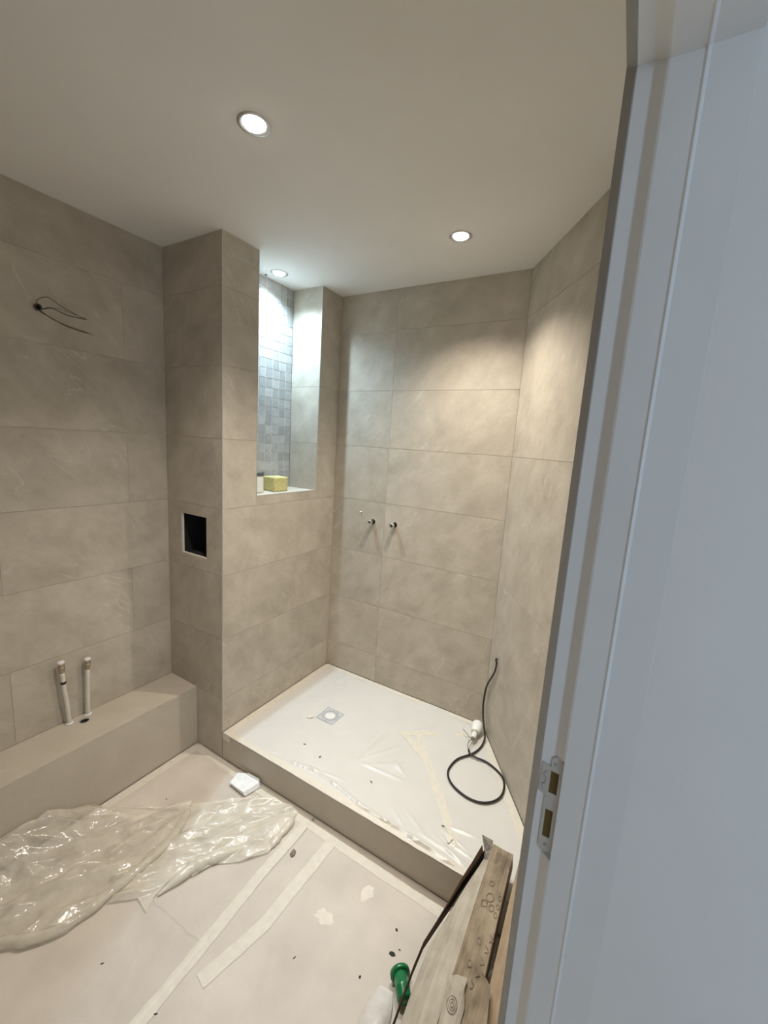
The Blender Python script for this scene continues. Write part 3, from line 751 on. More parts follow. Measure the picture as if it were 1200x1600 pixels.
# ------------------------------------------------------------------ crumpled plastic dust sheets
def poly_inside(p, L):
    c = False; n = len(L)
    for i in range(n):
        (x1, y1), (x2, y2) = L[i], L[(i + 1) % n]
        if (y1 > p[1]) != (y2 > p[1]) and p[0] < (x2 - x1) * (p[1] - y1) / (y2 - y1) + x1: c = not c
    return c
def crumple(outline, npts, hfun, amp, stretch_dir, stretch, seed, edge_h=.004):
    """faceted sheet: random knots with random heights joined by a Delaunay net, then refined"""
    rr = random.Random(seed); n = len(outline)
    vs, es, hs = [], [], []
    dens = []
    for i in range(n):
        a, b_ = Vector(outline[i]), Vector(outline[(i + 1) % n]); k = max(1, int((b_ - a).length / .035))
        for j in range(k): dens.append(a + (b_ - a) * j / k)
    c_, s_ = stretch_dir
    def tw(p): return Vector(((p[0] * c_ + p[1] * s_) / stretch, (-p[0] * s_ + p[1] * c_)))
    raw = []
    for p in dens:
        raw.append(p); hs.append(edge_h + abs(rr.gauss(0, amp * .35)))
    nb = len(raw)
    bx0, bx1 = min(p[0] for p in outline), max(p[0] for p in outline); by0, by1 = min(p[1] for p in outline), max(p[1] for p in outline)
    while len(raw) < nb + npts:
        p = Vector((rr.uniform(bx0, bx1), rr.uniform(by0, by1)))
        if not poly_inside(p, outline): continue
        if any((tw(p) - tw(q)).length < .011 for q in raw): continue
        raw.append(p); hs.append(edge_h + rr.random() ** 1.4 * amp * 1.6)
    es = [(i, (i + 1) % nb) for i in range(nb)]
    V, E_, Fc, ov, *_ = delaunay_2d_cdt([tw(p) for p in raw], es, [], 0, 1e-7)
    bm = bmesh.new(); bv = []
    for k, v in enumerate(V):
        o_ = ov[k][0] if ov[k] else 0
        p = raw[o_]; bv.append(bm.verts.new((p.x, p.y, hs[o_] + hfun(p.x, p.y))))
    for f in Fc:
        c = sum((Vector((bv[i].co.x, bv[i].co.y)) for i in f), Vector((0, 0))) / len(f)
        if poly_inside(c, outline):
            try: bm.faces.new([bv[i] for i in f])
            except ValueError: pass
    loose = [v for v in bm.verts if not v.link_faces]; bmesh.ops.delete(bm, geom=loose, context='VERTS')
    bmesh.ops.subdivide_edges(bm, edges=list(bm.edges), cuts=3, use_grid_fill=True)
    bmesh.ops.triangulate(bm, faces=list(bm.faces))
    for v in bm.verts:
        v.co.z = max(v.co.z + .0040 * noise.noise((v.co.x * 26, v.co.y * 26, seed)), .0085 + sheet_h(v.co.x, v.co.y) - .0035)
    return bm
OL = [(-1.800, .400), (-1.800, .560), (-1.798, .640), (-1.796, .735), (-1.772, .765), (-1.70, .800), (-1.598, .835), (-1.569, .916), (-1.477, 1.006), (-1.405, .862), (-1.394, .742), (-1.388, .634), (-1.394, .498), (-1.445, .413), (-1.515, .350), (-1.56, .24), (-1.66, .12), (-1.80, .06)]
def hL(x, y):
    w = max(0.0, min(1.0, (-1.62 - x) / .17)); f = max(0.0, min(1.0, (.78 - y) / .18))
    base = .105 * w * w * f
    return base + .016
dl = empty('plastic_dust_sheet', (-1.6, .6, .004)); tag(dl, 'clear glossy crumpled plastic dust sheet against the bench at lower left', 'plastic sheet', 'crumpled plastic sheets on the floor')
bm = crumple(OL, 170, hL, .021, (math.cos(1.05), math.sin(1.05)), 2.2, 5)
relto(bm_obj('sheet', bm, 'sheet_clear', None, True), dl)
rid = [(-1.474, 1.000, .022), (-1.432, .93, .024), (-1.400, .853, .022), (-1.388, .75, .024), (-1.384, .633, .026), (-1.394, .499, .024), (-1.440, .414, .026), (-1.508, .357, .024), (-1.56, .25, .024), (-1.66, .13, .022)]
def ribbon_roll(pts, w, h, seed):
    """a folded-over edge: flattened roll following a path"""
    P = catmull(pts, 8); bm = bmesh.new(); rows = []; rr = random.Random(seed)
    for i, p in enumerate(P):
        t = (P[min(i + 1, len(P) - 1)] - P[max(i - 1, 0)]); t.z = 0; t.normalize(); nn = Vector((-t.y, t.x, 0))
        k = 1 + .35 * noise.noise((i * .35, seed, 0)); tz = min(1, i / 6 + .15, (len(P) - 1 - i) / 6 + .15)
        row = []
        for q in range(11):
            a = math.pi * 2 * q / 11
            row.append(bm.verts.new((p.x + nn.x * math.cos(a) * w * k * tz, p.y + nn.y * math.cos(a) * w * k * tz, max(.009, p.z - .004 + math.sin(a) * h * k * tz + .002 * noise.noise((i * .8, q * .9, seed))))))
        rows.append(row)
    for a, b_ in zip(rows, rows[1:]):
        for q in range(11): bm.faces.new((a[q], a[(q + 1) % 11], b_[(q + 1) % 11], b_[q]))
    return bm
relto(bm_obj('rolled_edge', ribbon_roll(rid, .019, .014, 2), 'sheet_clear', None, True), dl)
OR = [(-1.768, .802), (-1.624, .891), (-1.477, 1.010), (-1.303, 1.179), (-1.20, 1.235), (-1.110, 1.250), (-1.064, 1.240), (-1.044, 1.177), (-1.042, 1.081), (-1.036, 1.04), (-1.099, .951), (-1.175, .892), (-1.203, .815), (-1.253, .834), (-1.251, .698), (-1.226, .656), (-1.291, .664), (-1.362, .6), (-1.383, .633), (-1.392, .745), (-1.410, .864), (-1.50, .96)]
ds = empty('plastic_dust_sheet', (-1.25, .9, .004)); tag(ds, 'cream crumpled plastic dust sheet lying in front of the step', 'plastic sheet', 'crumpled plastic sheets on the floor')
bm = crumple(OR, 120, lambda x, y: .005, .017, (math.cos(.85), math.sin(.85)), 3.0, 9)
relto(bm_obj('sheet', bm, 'sheet_cream', None, True), ds)
relto(bm_obj('folded_edge', ribbon_roll([(-1.07, 1.225, .014), (-1.052, 1.17, .02), (-1.050, 1.09, .016), (-1.045, 1.045, .012)], .016, .014, 6), 'sheet_cream', None, True), ds)
relto(bm_obj('folded_edge', ribbon_roll([(-1.13, 1.00, .016), (-1.19, .90, .026), (-1.225, .82, .026), (-1.245, .71, .016)], .020, .020, 8), 'sheet_cream', None, True), ds)

# ------------------------------------------------------------------ lamps
def downlight(label, x, y, col, power, glow, spread, dx=0.0):
    t = empty('recessed_downlight', (x, y, HT)); tag(t, label, 'downlight', 'recessed ceiling downlights')
    lathe('trim_ring', 'ring', [(.0460, -.0002), (.0460, -.0016), (.0440, -.0028), (.0400, -.0032), (.0370, -.0028), (.0310, -.0020), (.0300, -.0004)], parent=t, seg=40)
    lathe('lens', glow, [(0, -.0095), (.010, -.0092), (.019, -.0080), (.026, -.0056), (.0292, -.0024), (.0292, -.0010), (0, -.0010)], parent=t, seg=32)
    l = bpy.data.lights.new('downlight_beam', 'SPOT'); l.energy = power; l.color = col; l.spot_size = math.radians(spread); l.spot_blend = 1.0; l.shadow_soft_size = 0.016
    o = bpy.data.objects.new('downlight_beam', l); COL.objects.link(o); o.parent = t; o.location = (dx, 0, -.012)
    return t
downlight('large bright recessed downlight in the ceiling in front of the pillar', -1.019, .912, SPOT_COL, SPOT_POWER, 'glow_warm', 118)
downlight('bright recessed downlight in the ceiling over the shower tray', -.715, 1.713, SPOT_COL, SPOT_POWER, 'glow_warm', 118)
downlight('small cool recessed downlight inside the tall niche', -1.717, 1.714, NICHE_COL, NICHE_POWER, 'glow_cool', 140, dx=.016)
lathe('ceiling_speck', 'dirt', [(0, -.004), (.006, -.003), (.007, 0), (0, 0)], (-1.80, 1.70, HT - .0002), seg=8)
tag(bpy.data.objects['ceiling_speck'], 'small dark speck at the top of the niche by the lamp', 'speck')

# ------------------------------------------------------------------ shower supply stubs on the back wall
for x, z, lab in ((-1.302, 1.182, 'left chrome water outlet stub on the back wall, nearer the niche'), (-1.150, 1.185, 'right chrome water outlet stub on the back wall')):
    t = empty('water_outlet', (x, Y2, z)); tag(t, lab, 'pipe outlet', 'water outlets on the back wall')
    lathe('hole_edge', 'black_void', [(0, .0008), (.0155, .0008), (.0155, 0), (0, 0)], axis=(0, -1, 0), parent=t, seg=24)
    lathe('stub', 'chrome', [(.0125, .001), (.0125, .030), (.0150, .031), (.0150, .044), (.0125, .047), (.0095, .047), (.0095, .040), (0, .040)], axis=(0, -1, 0), parent=t, seg=24)
    lathe('plug', 'dark_cap', [(0, .0425), (.0088, .0425), (.0088, .0405), (0, .0405)], axis=(0, -1, 0), parent=t, seg=16)
lathe('wall_plug', 'white_plastic', [(0, 0), (.004, 0), (.0045, .010), (.003, .013), (0, .013)], (-1.390, Y2 - .0005, 1.233), axis=(-.25, -1, -.3), seg=10)
tag(bpy.data.objects['wall_plug'], 'tiny white plug sticking out of the back wall', 'wall plug')
extrude_poly('corner_bracket', 'brass', [(X1 + .004, Y2 - .004), (X1 + .016, Y2 - .004), (X1 + .016, Y2 - .010), (X1 + .010, Y2 - .016), (X1 + .004, Y2 - .016)], ZT + .004, ZT + .024, bevel=.001)
tag(bpy.data.objects['corner_bracket'], 'tiny brown fixing in the tray corner below the niche wall', 'bracket')

# ------------------------------------------------------------------ niche items
t = empty('sponge_block', (-1.712, 1.712, ZN)); tag(t, 'yellow tiling sponge block on the niche sill', 'sponge'); t.rotation_euler = (0, 0, math.radians(-3))
bm = bmesh.new(); add_box(bm, -.046, .046, -.048, .048, .0005, .080)
bmesh.ops.subdivide_edges(bm, edges=list(bm.edges), cuts=7, use_grid_fill=True)
for v in bm.verts:
    k = Vector((noise.noise(v.co * 60), noise.noise(v.co * 60 + Vector((5, 5, 5))), noise.noise(v.co * 60 - Vector((9, 0, 4)))))
    v.co += k * .0022
    for ax, L_ in ((0, .046), (1, .048)):
        pass
bm_obj('foam', bm, 'sponge', t, True)
pads = box('worn_corner', 'dirt', .040, .0475, -.0485, -.0478, .020, .024, parent=t)
t = empty('white_bottle', (-1.700, 1.567, ZN)); tag(t, 'white plastic bottle with dark cap beside the sponge in the niche', 'bottle')
lathe('body', 'bottle', [(0, .001), (.030, .001), (.033, .004), (.033, .078), (.031, .088), (.030, .092), (0, .092)], parent=t, seg=28)
lathe('cap', 'dark_cap', [(0, .0915), (.034, .0915), (.0355, .094), (.0355, .110), (.034, .113), (0, .113)], parent=t, seg=28)

# ------------------------------------------------------------------ wires in the left wall
t = empty('wall_wiring', (X0, .765, 2.085)); tag(t, 'thin loose electrical wires sticking out of a hole in the left wall', 'wires')
def loc(pts, o): return [Vector(p) - Vector(o) for p in pts]
O_ = (X0, .765, 2.085)
c = lathe('conduit_end', 'brown_wire', [(.010, 0), (.010, .012), (.0125, .012), (.0125, 0)], axis=(1, 0, 0), parent=t, seg=16)
lathe('hole', 'black_void', [(0, .001), (.0100, .001), (.0100, 0), (0, 0)], axis=(1, 0, 0), parent=t, seg=16)
for nm, mt, pts, rad in (
    ('wire', 'brown_wire', [(X0 + .004, .762, 2.088), (X0 + .03, .757, 2.106), (X0 + .045, .785, 2.122), (X0 + .045, .827, 2.102), (X0 + .04, .892, 2.083), (X0 + .04, .918, 2.080)], .0016),
    ('wire', 'dark_wire', [(X0 + .004, .766, 2.086), (X0 + .035, .770, 2.076), (X0 + .05, .791, 2.086), (X0 + .05, .843, 2.074), (X0 + .045, .911, 2.076)], .0016),
    ('wire', 'grey_wire', [(X0 + .004, .768, 2.084), (X0 + .035, .778, 2.080), (X0 + .05, .815, 2.090), (X0 + .05, .860, 2.084), (X0 + .05, .905, 2.079)], .0015),
    ('wire', 'brown_wire', [(X0 + .004, .768, 2.080), (X0 + .04, .772, 2.060), (X0 + .05, .800, 2.044), (X0 + .05, .841, 2.034), (X0 + .05, .885, 2.029), (X0 + .05, .932, 2.022)], .0017),
    ('wire', 'dark_wire', [(X0 + .004, .766, 2.082), (X0 + .04, .764, 2.062), (X0 + .05, .786, 2.050), (X0 + .05, .830, 2.034), (X0 + .05, .872, 2.026), (X0 + .05, .915, 2.023)], .0014)):
    w = tube(nm, mt, loc(pts, O_), rad, t, 6)
    e = Vector(pts[-1]) - Vector(O_); d = (Vector(pts[-1]) - Vector(pts[-2])).normalized()
    tube('bare_end', 'copper', [e, e + d * .006, e + d * .011], .0010, w, 5, n=2)

# ------------------------------------------------------------------ basin supply pipes on the bench
def supply(label, pts, band):
    o0 = Vector(pts[0]); t = empty('supply_pipe', o0); tag(t, label, 'pipe', 'supply pipes standing on the bench')
    P = [Vector(p) - o0 for p in pts]
    tube('pipe', 'pipe', P, .0098, t, 12)
    d = (P[-1] - P[-2]).normalized(); e = P[-1]
    lathe('fitting', 'brass', [(0, 0), (.0095, 0), (.0105, .004), (.0105, .020), (.0125, .022), (.0125, .030), (.0085, .032), (.0085, .035), (.0120, .037), (.0120, .044), (0, .044)], e, d, 16, t)
    lathe('cap', 'white_plastic', [(0, .0445), (.0130, .0445), (.0130, .052), (.0115, .054), (0, .054)], e, d, 16, t)
    if band:
        b0 = P[-2] + (P[-1] - P[-2]) * .45
        lathe('black_band', 'black', [(.0099, -.006), (.0106, -.005), (.0106, .005), (.0099, .006)], b0, d, 16, t)
    lathe('collar', 'grout_pale', [(.0085, 0), (.016, 0), (.015, .003), (.0085, .005)], (0, 0, -.001), (0, 0, 1), 16, t)
supply('white supply pipe with a black band, nearer the left edge', [(-2.004, .770, ZB + .002), (-2.003, .766, .42), (-2.001, .758, .50), (-2.000, .754, .585)], True)
supply('straight white supply pipe right of the banded one, behind the waste hole', [(-2.007, .846, ZB + .002), (-2.005, .848, .42), (-2.004, .851, .50), (-2.003, .853, .556)], False)

# ------------------------------------------------------------------ cable, bulb
def wallp(x, y, z, d=.010):
    v = Vector((x, y, 0)) - Vector((X3, Y2, 0)); s = v.dot(AD); q = apt(s, d); return (q[0], q[1], z)
cp_ = [wallp(-.452, 2.031, .603, .0015), wallp(-.44, 2.01, .612, .016), wallp(-.436, 1.995, .600, .016), wallp(-.453, 2.013, .535, .013), wallp(-.490, 2.080, .418, .016), wallp(-.497, 2.088, .320, .022), wallp(-.490, 2.076, .250, .022), (-.480, 2.030, .205), (-.462, 1.998, .170)]
cz = ZT + .007
cp_ += [(x, y, cz) for x, y in [(-.462, 1.935), (-.483, 1.865), (-.53, 1.791), (-.544, 1.717), (-.532, 1.664), (-.49, 1.622), (-.422, 1.598), (-.36, 1.604), (-.315, 1.639), (-.292, 1.690), (-.294, 1.748), (-.313, 1.797), (-.350, 1.828), (-.407, 1.851)]]
cp_ += [(-.455, 1.846, cz + .003), (-.487, 1.846, cz + .0085), (-.505, 1.868, cz + .010)]
cb = tube('power_cable', 'black', cp_, .0047, None, 10); tag(cb, 'black power cable coiled on the tray and hanging from the angled wall', 'cable')
bl = empty('light_bulb', (-.506, 2.014, ZT)); tag(bl, 'white bulb in a pale socket lying in the tray corner at the cable end', 'light bulb')
ax = Vector((.10, -1.0, -.06)).normalized(); bo = Vector((-.012, .022, .038))
lathe('globe', 'bulb', [(0, -.034), (.012, -.032), (.023, -.025), (.030, -.013), (.0315, 0), (.0305, .014), (.026, .032), (.021, .044), (.019, .048), (0, .048)], bo, ax, 28, bl)
lathe('collar', 'brass', [(0, .0482), (.0165, .0482), (.0165, .053), (0, .053)], bo, ax, 20, bl)
lathe('socket', 'white_plastic', [(0, .0532), (.0145, .0532), (.0150, .070), (.0125, .086), (.0120, .092), (0, .092)], bo, ax, 20, bl)
e0 = bo + ax * .093
lathe('terminal', 'stone', [(0, -.002), (.009, -.002), (.009, .008), (0, .010)], e0, ax, 10, bl)
for k, pts in enumerate(([e0, e0 + Vector((-.010, -.025, -.006)), e0 + Vector((-.010, -.05, -.014)), Vector((.000, -.146, .018))], [e0, e0 + Vector((.004, -.025, -.006)), e0 + Vector((.003, -.05, -.014)), Vector((.002, -.146, .019))],
                         [e0, e0 + Vector((-.02, .0, -.004)), e0 + Vector((-.04, .022, -.006)), e0 + Vector((-.068, .036, .000))])):
    tube('wire', ('dark_wire', 'grey_wire', 'brown_wire')[k], pts, .0016, bl, 6)

# ------------------------------------------------------------------ cartons by the door
SL = math.radians(12.0)
ct = empty('long_cardboard_carton', (-.192, 1.268, ZT + .012)); ct.rotation_euler = (SL, 0, math.radians(0))
tag(ct, 'worn printed long cardboard carton propped on the step beside the door frame', 'carton')
# local frame: y runs along the carton (towards the shower), z up; origin rests on the step edge
HC = .100; W0, W1 = -.043, .026
def ragged_box(x0, x1, y0, y1, z0, z1, amp, seed, cuts=14):
    bm = bmesh.new(); add_box(bm, x0, x1, y0, y1, z0, z1)
    bmesh.ops.subdivide_edges(bm, edges=[e for e in bm.edges if abs((e.verts[0].co - e.verts[1].co).y) > .2], cuts=cuts)
    bmesh.ops.subdivide_edges(bm, edges=[e for e in bm.edges if abs((e.verts[0].co - e.verts[1].co).y) < 1e-5], cuts=3, use_grid_fill=True)
    for v in bm.verts:
        k = noise.noise((v.co.x * 22, v.co.y * 16, seed)); k2 = noise.noise((v.co.y * 20, seed, v.co.z * 20))
        v.co.z += amp * k; v.co.x += amp * .6 * k2
    return bm
bm = ragged_box(W0, W1, -.745, .085, .004, HC, .0035, 1.3)
for v in bm.verts:      # the near end is a little wider
    v.co.x += (v.co.x - W0) * max(0, -v.co.y) * .55
bm_obj('body', bm, 'card', ct)
# sloping inner flap at the left of the body
def flapmesh(P, thick=.003):
    bm = bmesh.new(); rows = []
    for row in P: rows.append([bm.verts.new(p) for p in row])
    for a, b_ in zip(rows, rows[1:]):
        for k in range(len(a) - 1): bm.faces.new((a[k], a[k + 1], b_[k + 1], b_[k]))
    bmesh.ops.recalc_face_normals(bm, faces=bm.faces)
    r = bmesh.ops.extrude_face_region(bm, geom=list(bm.faces))
    for e in r['geom']:
        if isinstance(e, bmesh.types.BMVert): e.co.z -= thick
    return bm
rows = []
for k in range(13):
    y = .078 - k * .066; w = .012 + min(1, k / 5) * .085 + (.01 * noise.noise((k * .7, 2, 2)))
    rows.append([(W0 - .001, y, HC - .002), (W0 - w * .5, y, HC - .016 - w * .10), (W0 - w, y, HC - .022 - w * .45)])
bm_obj('inner_flap', flapmesh(rows, .002), 'card_grey', ct)
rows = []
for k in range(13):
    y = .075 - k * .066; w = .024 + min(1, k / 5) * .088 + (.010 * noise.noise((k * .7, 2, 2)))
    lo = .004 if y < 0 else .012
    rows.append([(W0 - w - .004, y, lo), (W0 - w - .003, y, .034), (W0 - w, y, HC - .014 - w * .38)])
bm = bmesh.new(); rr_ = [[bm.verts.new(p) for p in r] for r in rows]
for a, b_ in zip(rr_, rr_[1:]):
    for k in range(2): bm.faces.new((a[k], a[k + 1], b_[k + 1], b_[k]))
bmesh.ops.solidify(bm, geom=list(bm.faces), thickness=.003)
bm_obj('gap_shade', bm, 'black_void', ct)  # black strip standing in for the shade in the gap beside the flap
bm = bmesh.new(); rr_ = []
for r in rows[:9]:
    x = r[2][0]; k = len(rr_)
    rr_.append([bm.verts.new((x - .003, r[2][1], .012)), bm.verts.new((x - .002 - .012 * (1 - min(1, k / 4.0)), r[2][1], r[2][2] + .004))])
for a, b_ in zip(rr_, rr_[1:]): bm.faces.new((a[0], a[1], b_[1], b_[0]))
bmesh.ops.solidify(bm, geom=list(bm.faces), thickness=-.003)
bm_obj('outer_wall', bm, 'card_plain', ct)
# torn corner flap at the far end
bm = flapmesh([[(W0 - .045, .092, HC + .006), (W0 - .006, .098, HC - .004)], [(W0 - .024, .060, HC - .02), (W0 + .002, .070, HC - .003)], [(W0 - .018, .028, HC - .035), (W0 - .004, .03, HC - .004)]], .002)
bm_obj('torn_flap', bm, 'stone', ct)
# crease line and printed marks on the top
def zc(x, y): return HC + .0034 * 1.15 * max(0, noise.noise((x * 22, y * 16, 1.3))) + .0014
def ring_mark(bm, cx, cy, rx, ry, w, rot, seg=18, a0=0, a1=2 * math.pi):
    prev = None
    for k in range(seg + 1):
        t = a0 + (a1 - a0) * k / seg
        row = []
        for s_ in (-1, 1):
            x_, y_ = (rx + s_ * w) * math.cos(t), (ry + s_ * w) * math.sin(t)
            X = cx + x_ * math.cos(rot) - y_ * math.sin(rot); Y = cy + x_ * math.sin(rot) + y_ * math.cos(rot)
            row.append(bm.verts.new((X, Y, zc(X, Y))))
        if prev: bm.faces.new((prev[0], prev[1], row[1], row[0]))
        prev = row
def bar_mark(bm, x0, y0, x1, y1, w):
    d = Vector((x1 - x0, y1 - y0)); n_ = Vector((-d.y, d.x)).normalized() * w
    k = 4; prev = None
    for i in range(k + 1):
        p = Vector((x0, y0)) + d * i / k
        row = [bm.verts.new((q.x, q.y, zc(q.x, q.y))) for q in (p - n_, p + n_)]
        if prev: bm.faces.new((prev[0], prev[1], row[1], row[0]))
        prev = row
rm = random.Random(4)
bm = bmesh.new()
for cx, cy, rx, ry in ((-.012, -.035, .0065, .0075), (-.006, -.075, .011, .012), (-.018, -.098, .008, .009), (.006, -.100, .0075, .009)):
    ring_mark(bm, cx, cy, rx, ry, .0014, rm.uniform(-.4, .4))
for cx, cy in ((.021, -.062), (.022, -.088), (.022, -.112)):
    ring_mark(bm, cx, cy, .0045, .007, .0013, .2)
bar_mark(bm, -.026, -.090, -.024, -.112, .0012); bar_mark(bm, -.010, -.088, -.008, -.110, .0012)
bm_obj('print', bm, 'ink', ct)
bm = bmesh.new()
for k in range(9):
    x = -.022 + .0055 * k; y = .070 - .004 * abs(rm.gauss(0, 1))
    bar_mark(bm, x, y, x + .001, y - rm.uniform(.02, .04), .0009)
bm_obj('print', bm, 'ink', ct)
bm = bmesh.new()
for k in range(5):
    y = -.165 - .030 * k; x = .022 - .004 * k
    bar_mark(bm, x, y, x + .013, y - .012, .0013); bar_mark(bm, x + .013, y - .012, x + .002, y - .018, .0013)
    if k % 2: ring_mark(bm, x - .02, y, .006, .008, .0012, .3)
bm_obj('print', bm, 'ink', ct)
# torn lid near the camera with a printed oval
def lid(y0):
    rows = []
    for k in range(5):
        y = y0 - k * .034
        rows.append([(W0 - .010 + .004 * k, y - .012 * (k == 0), HC + .004), (W0 + .012, y, HC + .016 + .003 * math.sin(k)), (W0 + .040, y + .008, HC + .014), (W0 + .052 - .012 * (k == 0), y - .012, HC + .005)])
    return flapmesh(rows, .002)
bm_obj('torn_lid', lid(-.300), 'card_grey', ct)
bm = bmesh.new()
def zl(X, Y): return HC + .0185
zc_keep = zc
zc = zl
ring_mark(bm, W0 + .022, -.362, .013, .017, .0010, .1); ring_mark(bm, W0 + .022, -.362, .008, .011, .0008, .1); ring_mark(bm, W0 + .022, -.362, .0035, .0055, .0010, .1)
zc = zc_keep
bm_obj('oval_mark', bm, 'ink', ct)
bm = flapmesh([[(W1 + .004, -.262, HC + .020), (W1 + .030, -.275, HC + .010)], [(W1 - .008, -.31, HC + .024), (W1 + .040, -.33, HC + .016)], [(W1 - .004, -.36, HC + .022), (W1 + .05, -.38, HC + .014)], [(W1 - .002, -.42, HC + .016), (W1 + .055, -.43, HC + .010)]], .002)
bm_obj('torn_lid', bm, 'card', ct)

c2 = empty('plain_cardboard_box', (-.112, 1.268, ZT + .010)); c2.rotation_euler = (math.radians(11), 0, 0)
tag(c2, 'plain tan cardboard box squeezed between the printed carton and the door frame', 'carton')
bm = ragged_box(-.034, .036, -.70, .105, .003, .080, .0015, 6.1)
for v in bm.verts:
    v.co.x += (v.co.x - .036) * max(0, -v.co.y) * -.25
bm_obj('body', bm, 'card_plain', c2)
box('end_slot', 'black_void', .006, .030, .086, .1056, .066, .0818, parent=c2)

# ------------------------------------------------------------------ things lying on the floor
bm = bmesh.new()
pts = [(-1.432, 1.172), (-1.448, 1.236), (-1.395, 1.262), (-1.330, 1.262), (-1.312, 1.240), (-1.330, 1.165)]
a = [bm.verts.new((x + .008, y + .003, .009)) for x, y in pts]; c = [bm.verts.new((x, y, .027 + .06 * (x + 1.38))) for x, y in pts]
bm.faces.new(a[::-1]); bm.faces.new(c)
for i in range(len(pts)): bm.faces.new((a[i], a[(i + 1) % len(pts)], c[(i + 1) % len(pts)], c[i]))
bmesh.ops.recalc_face_normals(bm, faces=bm.faces); bmesh.ops.bevel(bm, geom=list(bm.edges), offset=.0012, segments=1, affect='EDGES')
tag(bm_obj('plaster_offcut', bm, 'scrap'), 'bright white plasterboard offcut on the plastic beside the step', 'offcut')

def lump(name, mat, label, cat, x, y, rx, ry, rz, seed, rot=0.0, z=None, sub=2, group=None):
    bm = bmesh.new(); bmesh.ops.create_icosphere(bm, subdivisions=sub, radius=1.0)
    base = (sheet_h(x, y) + .0006 if z is None else z)
    if name.startswith('plaster_') and sub == 3:      # thin splash with a ragged outline
        bm.free(); bm = bmesh.new(); n = 40; rings = []
        for f, hh in ((1.0, 0.0), (.93, .7), (.55, 1.0)):
            ring = []
            for k in range(n):
                t = 2 * math.pi * k / n; q = f * (1 + .45 * noise.noise((math.cos(t) * 1.6 + seed, math.sin(t) * 1.6, seed)) + .10 * noise.noise((math.cos(t) * 7, math.sin(t) * 7 + seed, 0)))
                X, Y = x + rx * q * math.cos(t), y + ry * q * math.sin(t)
                g = sheet_h(X, Y) if z is None else z
                ring.append(bm.verts.new((X, Y, g + .0004 + hh * rz)))
            rings.append(ring)
        for a, c in zip(rings, rings[1:]):
            for k in range(n): bm.faces.new((a[k], a[(k + 1) % n], c[(k + 1) % n], c[k]))
        bm.faces.new(rings[-1])
        return tag(bm_obj(name, bm, mat), label, cat, group)
    for v in bm.verts:
        k = 1 + (.5 if 'plaster' in name else .35) * noise.noise(v.co * 1.9 + Vector((seed, seed, 0)))
        p = v.co * k; X = p.x * rx; Y = p.y * ry
        v.co = Vector((x + X * math.cos(rot) - Y * math.sin(rot), y + X * math.sin(rot) + Y * math.cos(rot), base + .0003 + max(-.25, p.z) * rz * 2))
    return tag(bm_obj(name, bm, mat, None, sub > 2), label, cat, group)
lump('rubble_chip', 'stone', 'grey rubble chip between the two parallel floor tapes', 'stone', -.955, 1.093, .010, .016, .006, 2.0, .3)
lump('plaster_blob', 'plaster', 'cream plaster blob on the floor paper in front of the step', 'plaster', -.627, 1.133, .022, .027, .0005, 5.0, sub=3)
lump('plaster_smear', 'plaster', 'faint pale plaster smear on the floor paper, left of the cream blob', 'plaster', -.71, .985, .034, .022, .0002, 8.0, sub=3)
lump('plaster_blob', 'plaster', 'small cream plaster blob on the tray film near the carton tape', 'plaster', -.41, 1.375, .014, .016, .0012, 3.0, z=ZT + .003, sub=3)
lump('plaster_flake', 'plaster', 'pale flake on the tray film beside the drain grate', 'flake', -1.322, 1.622, .022, .009, .0030, 6.0, .7, z=ZT + .0005)
lump('white_speck', 'scrap', 'tiny bright white speck on the tray near the back corner', 'speck', -1.432, 1.93, .004, .004, .002, 1.0, z=ZT)
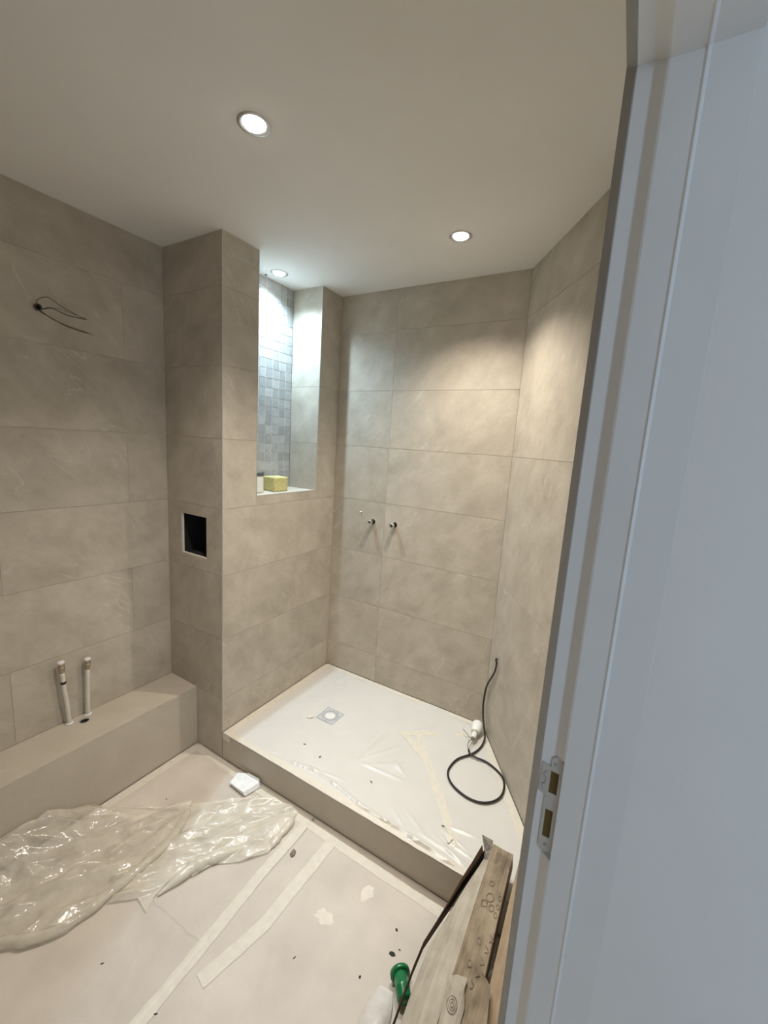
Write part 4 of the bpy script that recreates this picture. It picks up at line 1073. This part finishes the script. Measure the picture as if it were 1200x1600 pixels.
for x, y, rx, ry, rot, where in ((-.455, 1.022, .018, .011, .3, 'dark dirt mark on the floor above the green cap'), (-.476, 1.090, .006, .009, .9, 'small dark dirt speck behind the dirt mark'), (-.440, 1.045, .007, .003, .2, 'fine dark streak right of the dirt mark'),
    (-1.203, .506, .010, .003, .9, 'dark splinter on the near left floor paper'), (-.956, .527, .010, .004, .8, 'dark smudge at the front end of the long tape'), (-.715, .841, .009, .0025, 1.3, 'dark splinter in the middle of the right floor paper'),
    (-.511, .915, .006, .007, .2, 'round dark grit left of the pale plastic scrap'), (-1.603, .966, .008, .003, .1, 'dark splinter on the floor beside the bench')):
    lump('dirt_speck', 'dirt', where, 'dirt', x, y, rx * .62, ry * .62, .0006, x * 9, rot, group='dirt specks on the floor')
for x, y, rot, where in ((-1.209, 1.445, .4, 'black splinter on the tray film nearest the step corner'), (-1.093, 1.422, 1.2, 'black splinter on the tray film below the drain'), (-.809, 1.436, -.4, 'black splinter on the tray film in the middle'), (-.452, 1.414, .2, 'black splinter on the long tray tape')):
    lump('dirt_splinter', 'dirt', where, 'dirt', x, y, .007, .0018, .0010, x * 7, rot, z=ZT + .0015, group='splinters on the tray')

# green cap lying on its side, pale plastic scrap in front of it
gc = empty('green_plastic_cap', (-.392, .962, .034)); tag(gc, 'shiny green plastic bottle cap lying on the floor beside the carton', 'cap')
ga = Vector((.62, -.74, .10)).normalized()
lathe('flange', 'green', [(0, -.022), (.026, -.022), (.031, -.019), (.031, -.010), (.028, -.008), (.0225, -.0078)], (0, 0, .002), ga, 28, gc)
lathe('barrel', 'green', [(.0222, -.0082), (.0215, .018), (.0225, .020), (.0225, .026), (.0210, .028), (.0200, .052), (.0175, .055), (0, .055)], (0, 0, .002), ga, 28, gc)
bm = bmesh.new(); Rr = []
for i in range(15):
    row = []
    for j in range(17):
        u = i / 14; a = math.pi * (j / 16)
        r = .044 * (0.30 + .70 * math.sin(math.pi * min(1, .12 + u * .62)))
        p = Vector((-.455 + .078 * u * .25, .93 - .17 * u, .0045)); n_ = Vector((.97, .12, 0))
        k = 1 + .10 * noise.noise((i * .5, j * .5, 2))
        q = p + n_ * (r * math.cos(a) * k + .03); q.z = .006 + abs(math.sin(a)) * r * .62 * k * (.2 + .8 * min(1, u * 2.2))
        row.append(bm.verts.new(q))
    Rr.append(row)
for a, c in zip(Rr, Rr[1:]):
    for k in range(16): bm.faces.new((a[k], a[k + 1], c[k + 1], c[k]))
tag(bm_obj('plastic_scrap', bm, 'pale_plastic', None, True), 'pale pinkish white curved plastic scrap on the floor in front of the green cap', 'plastic scrap')
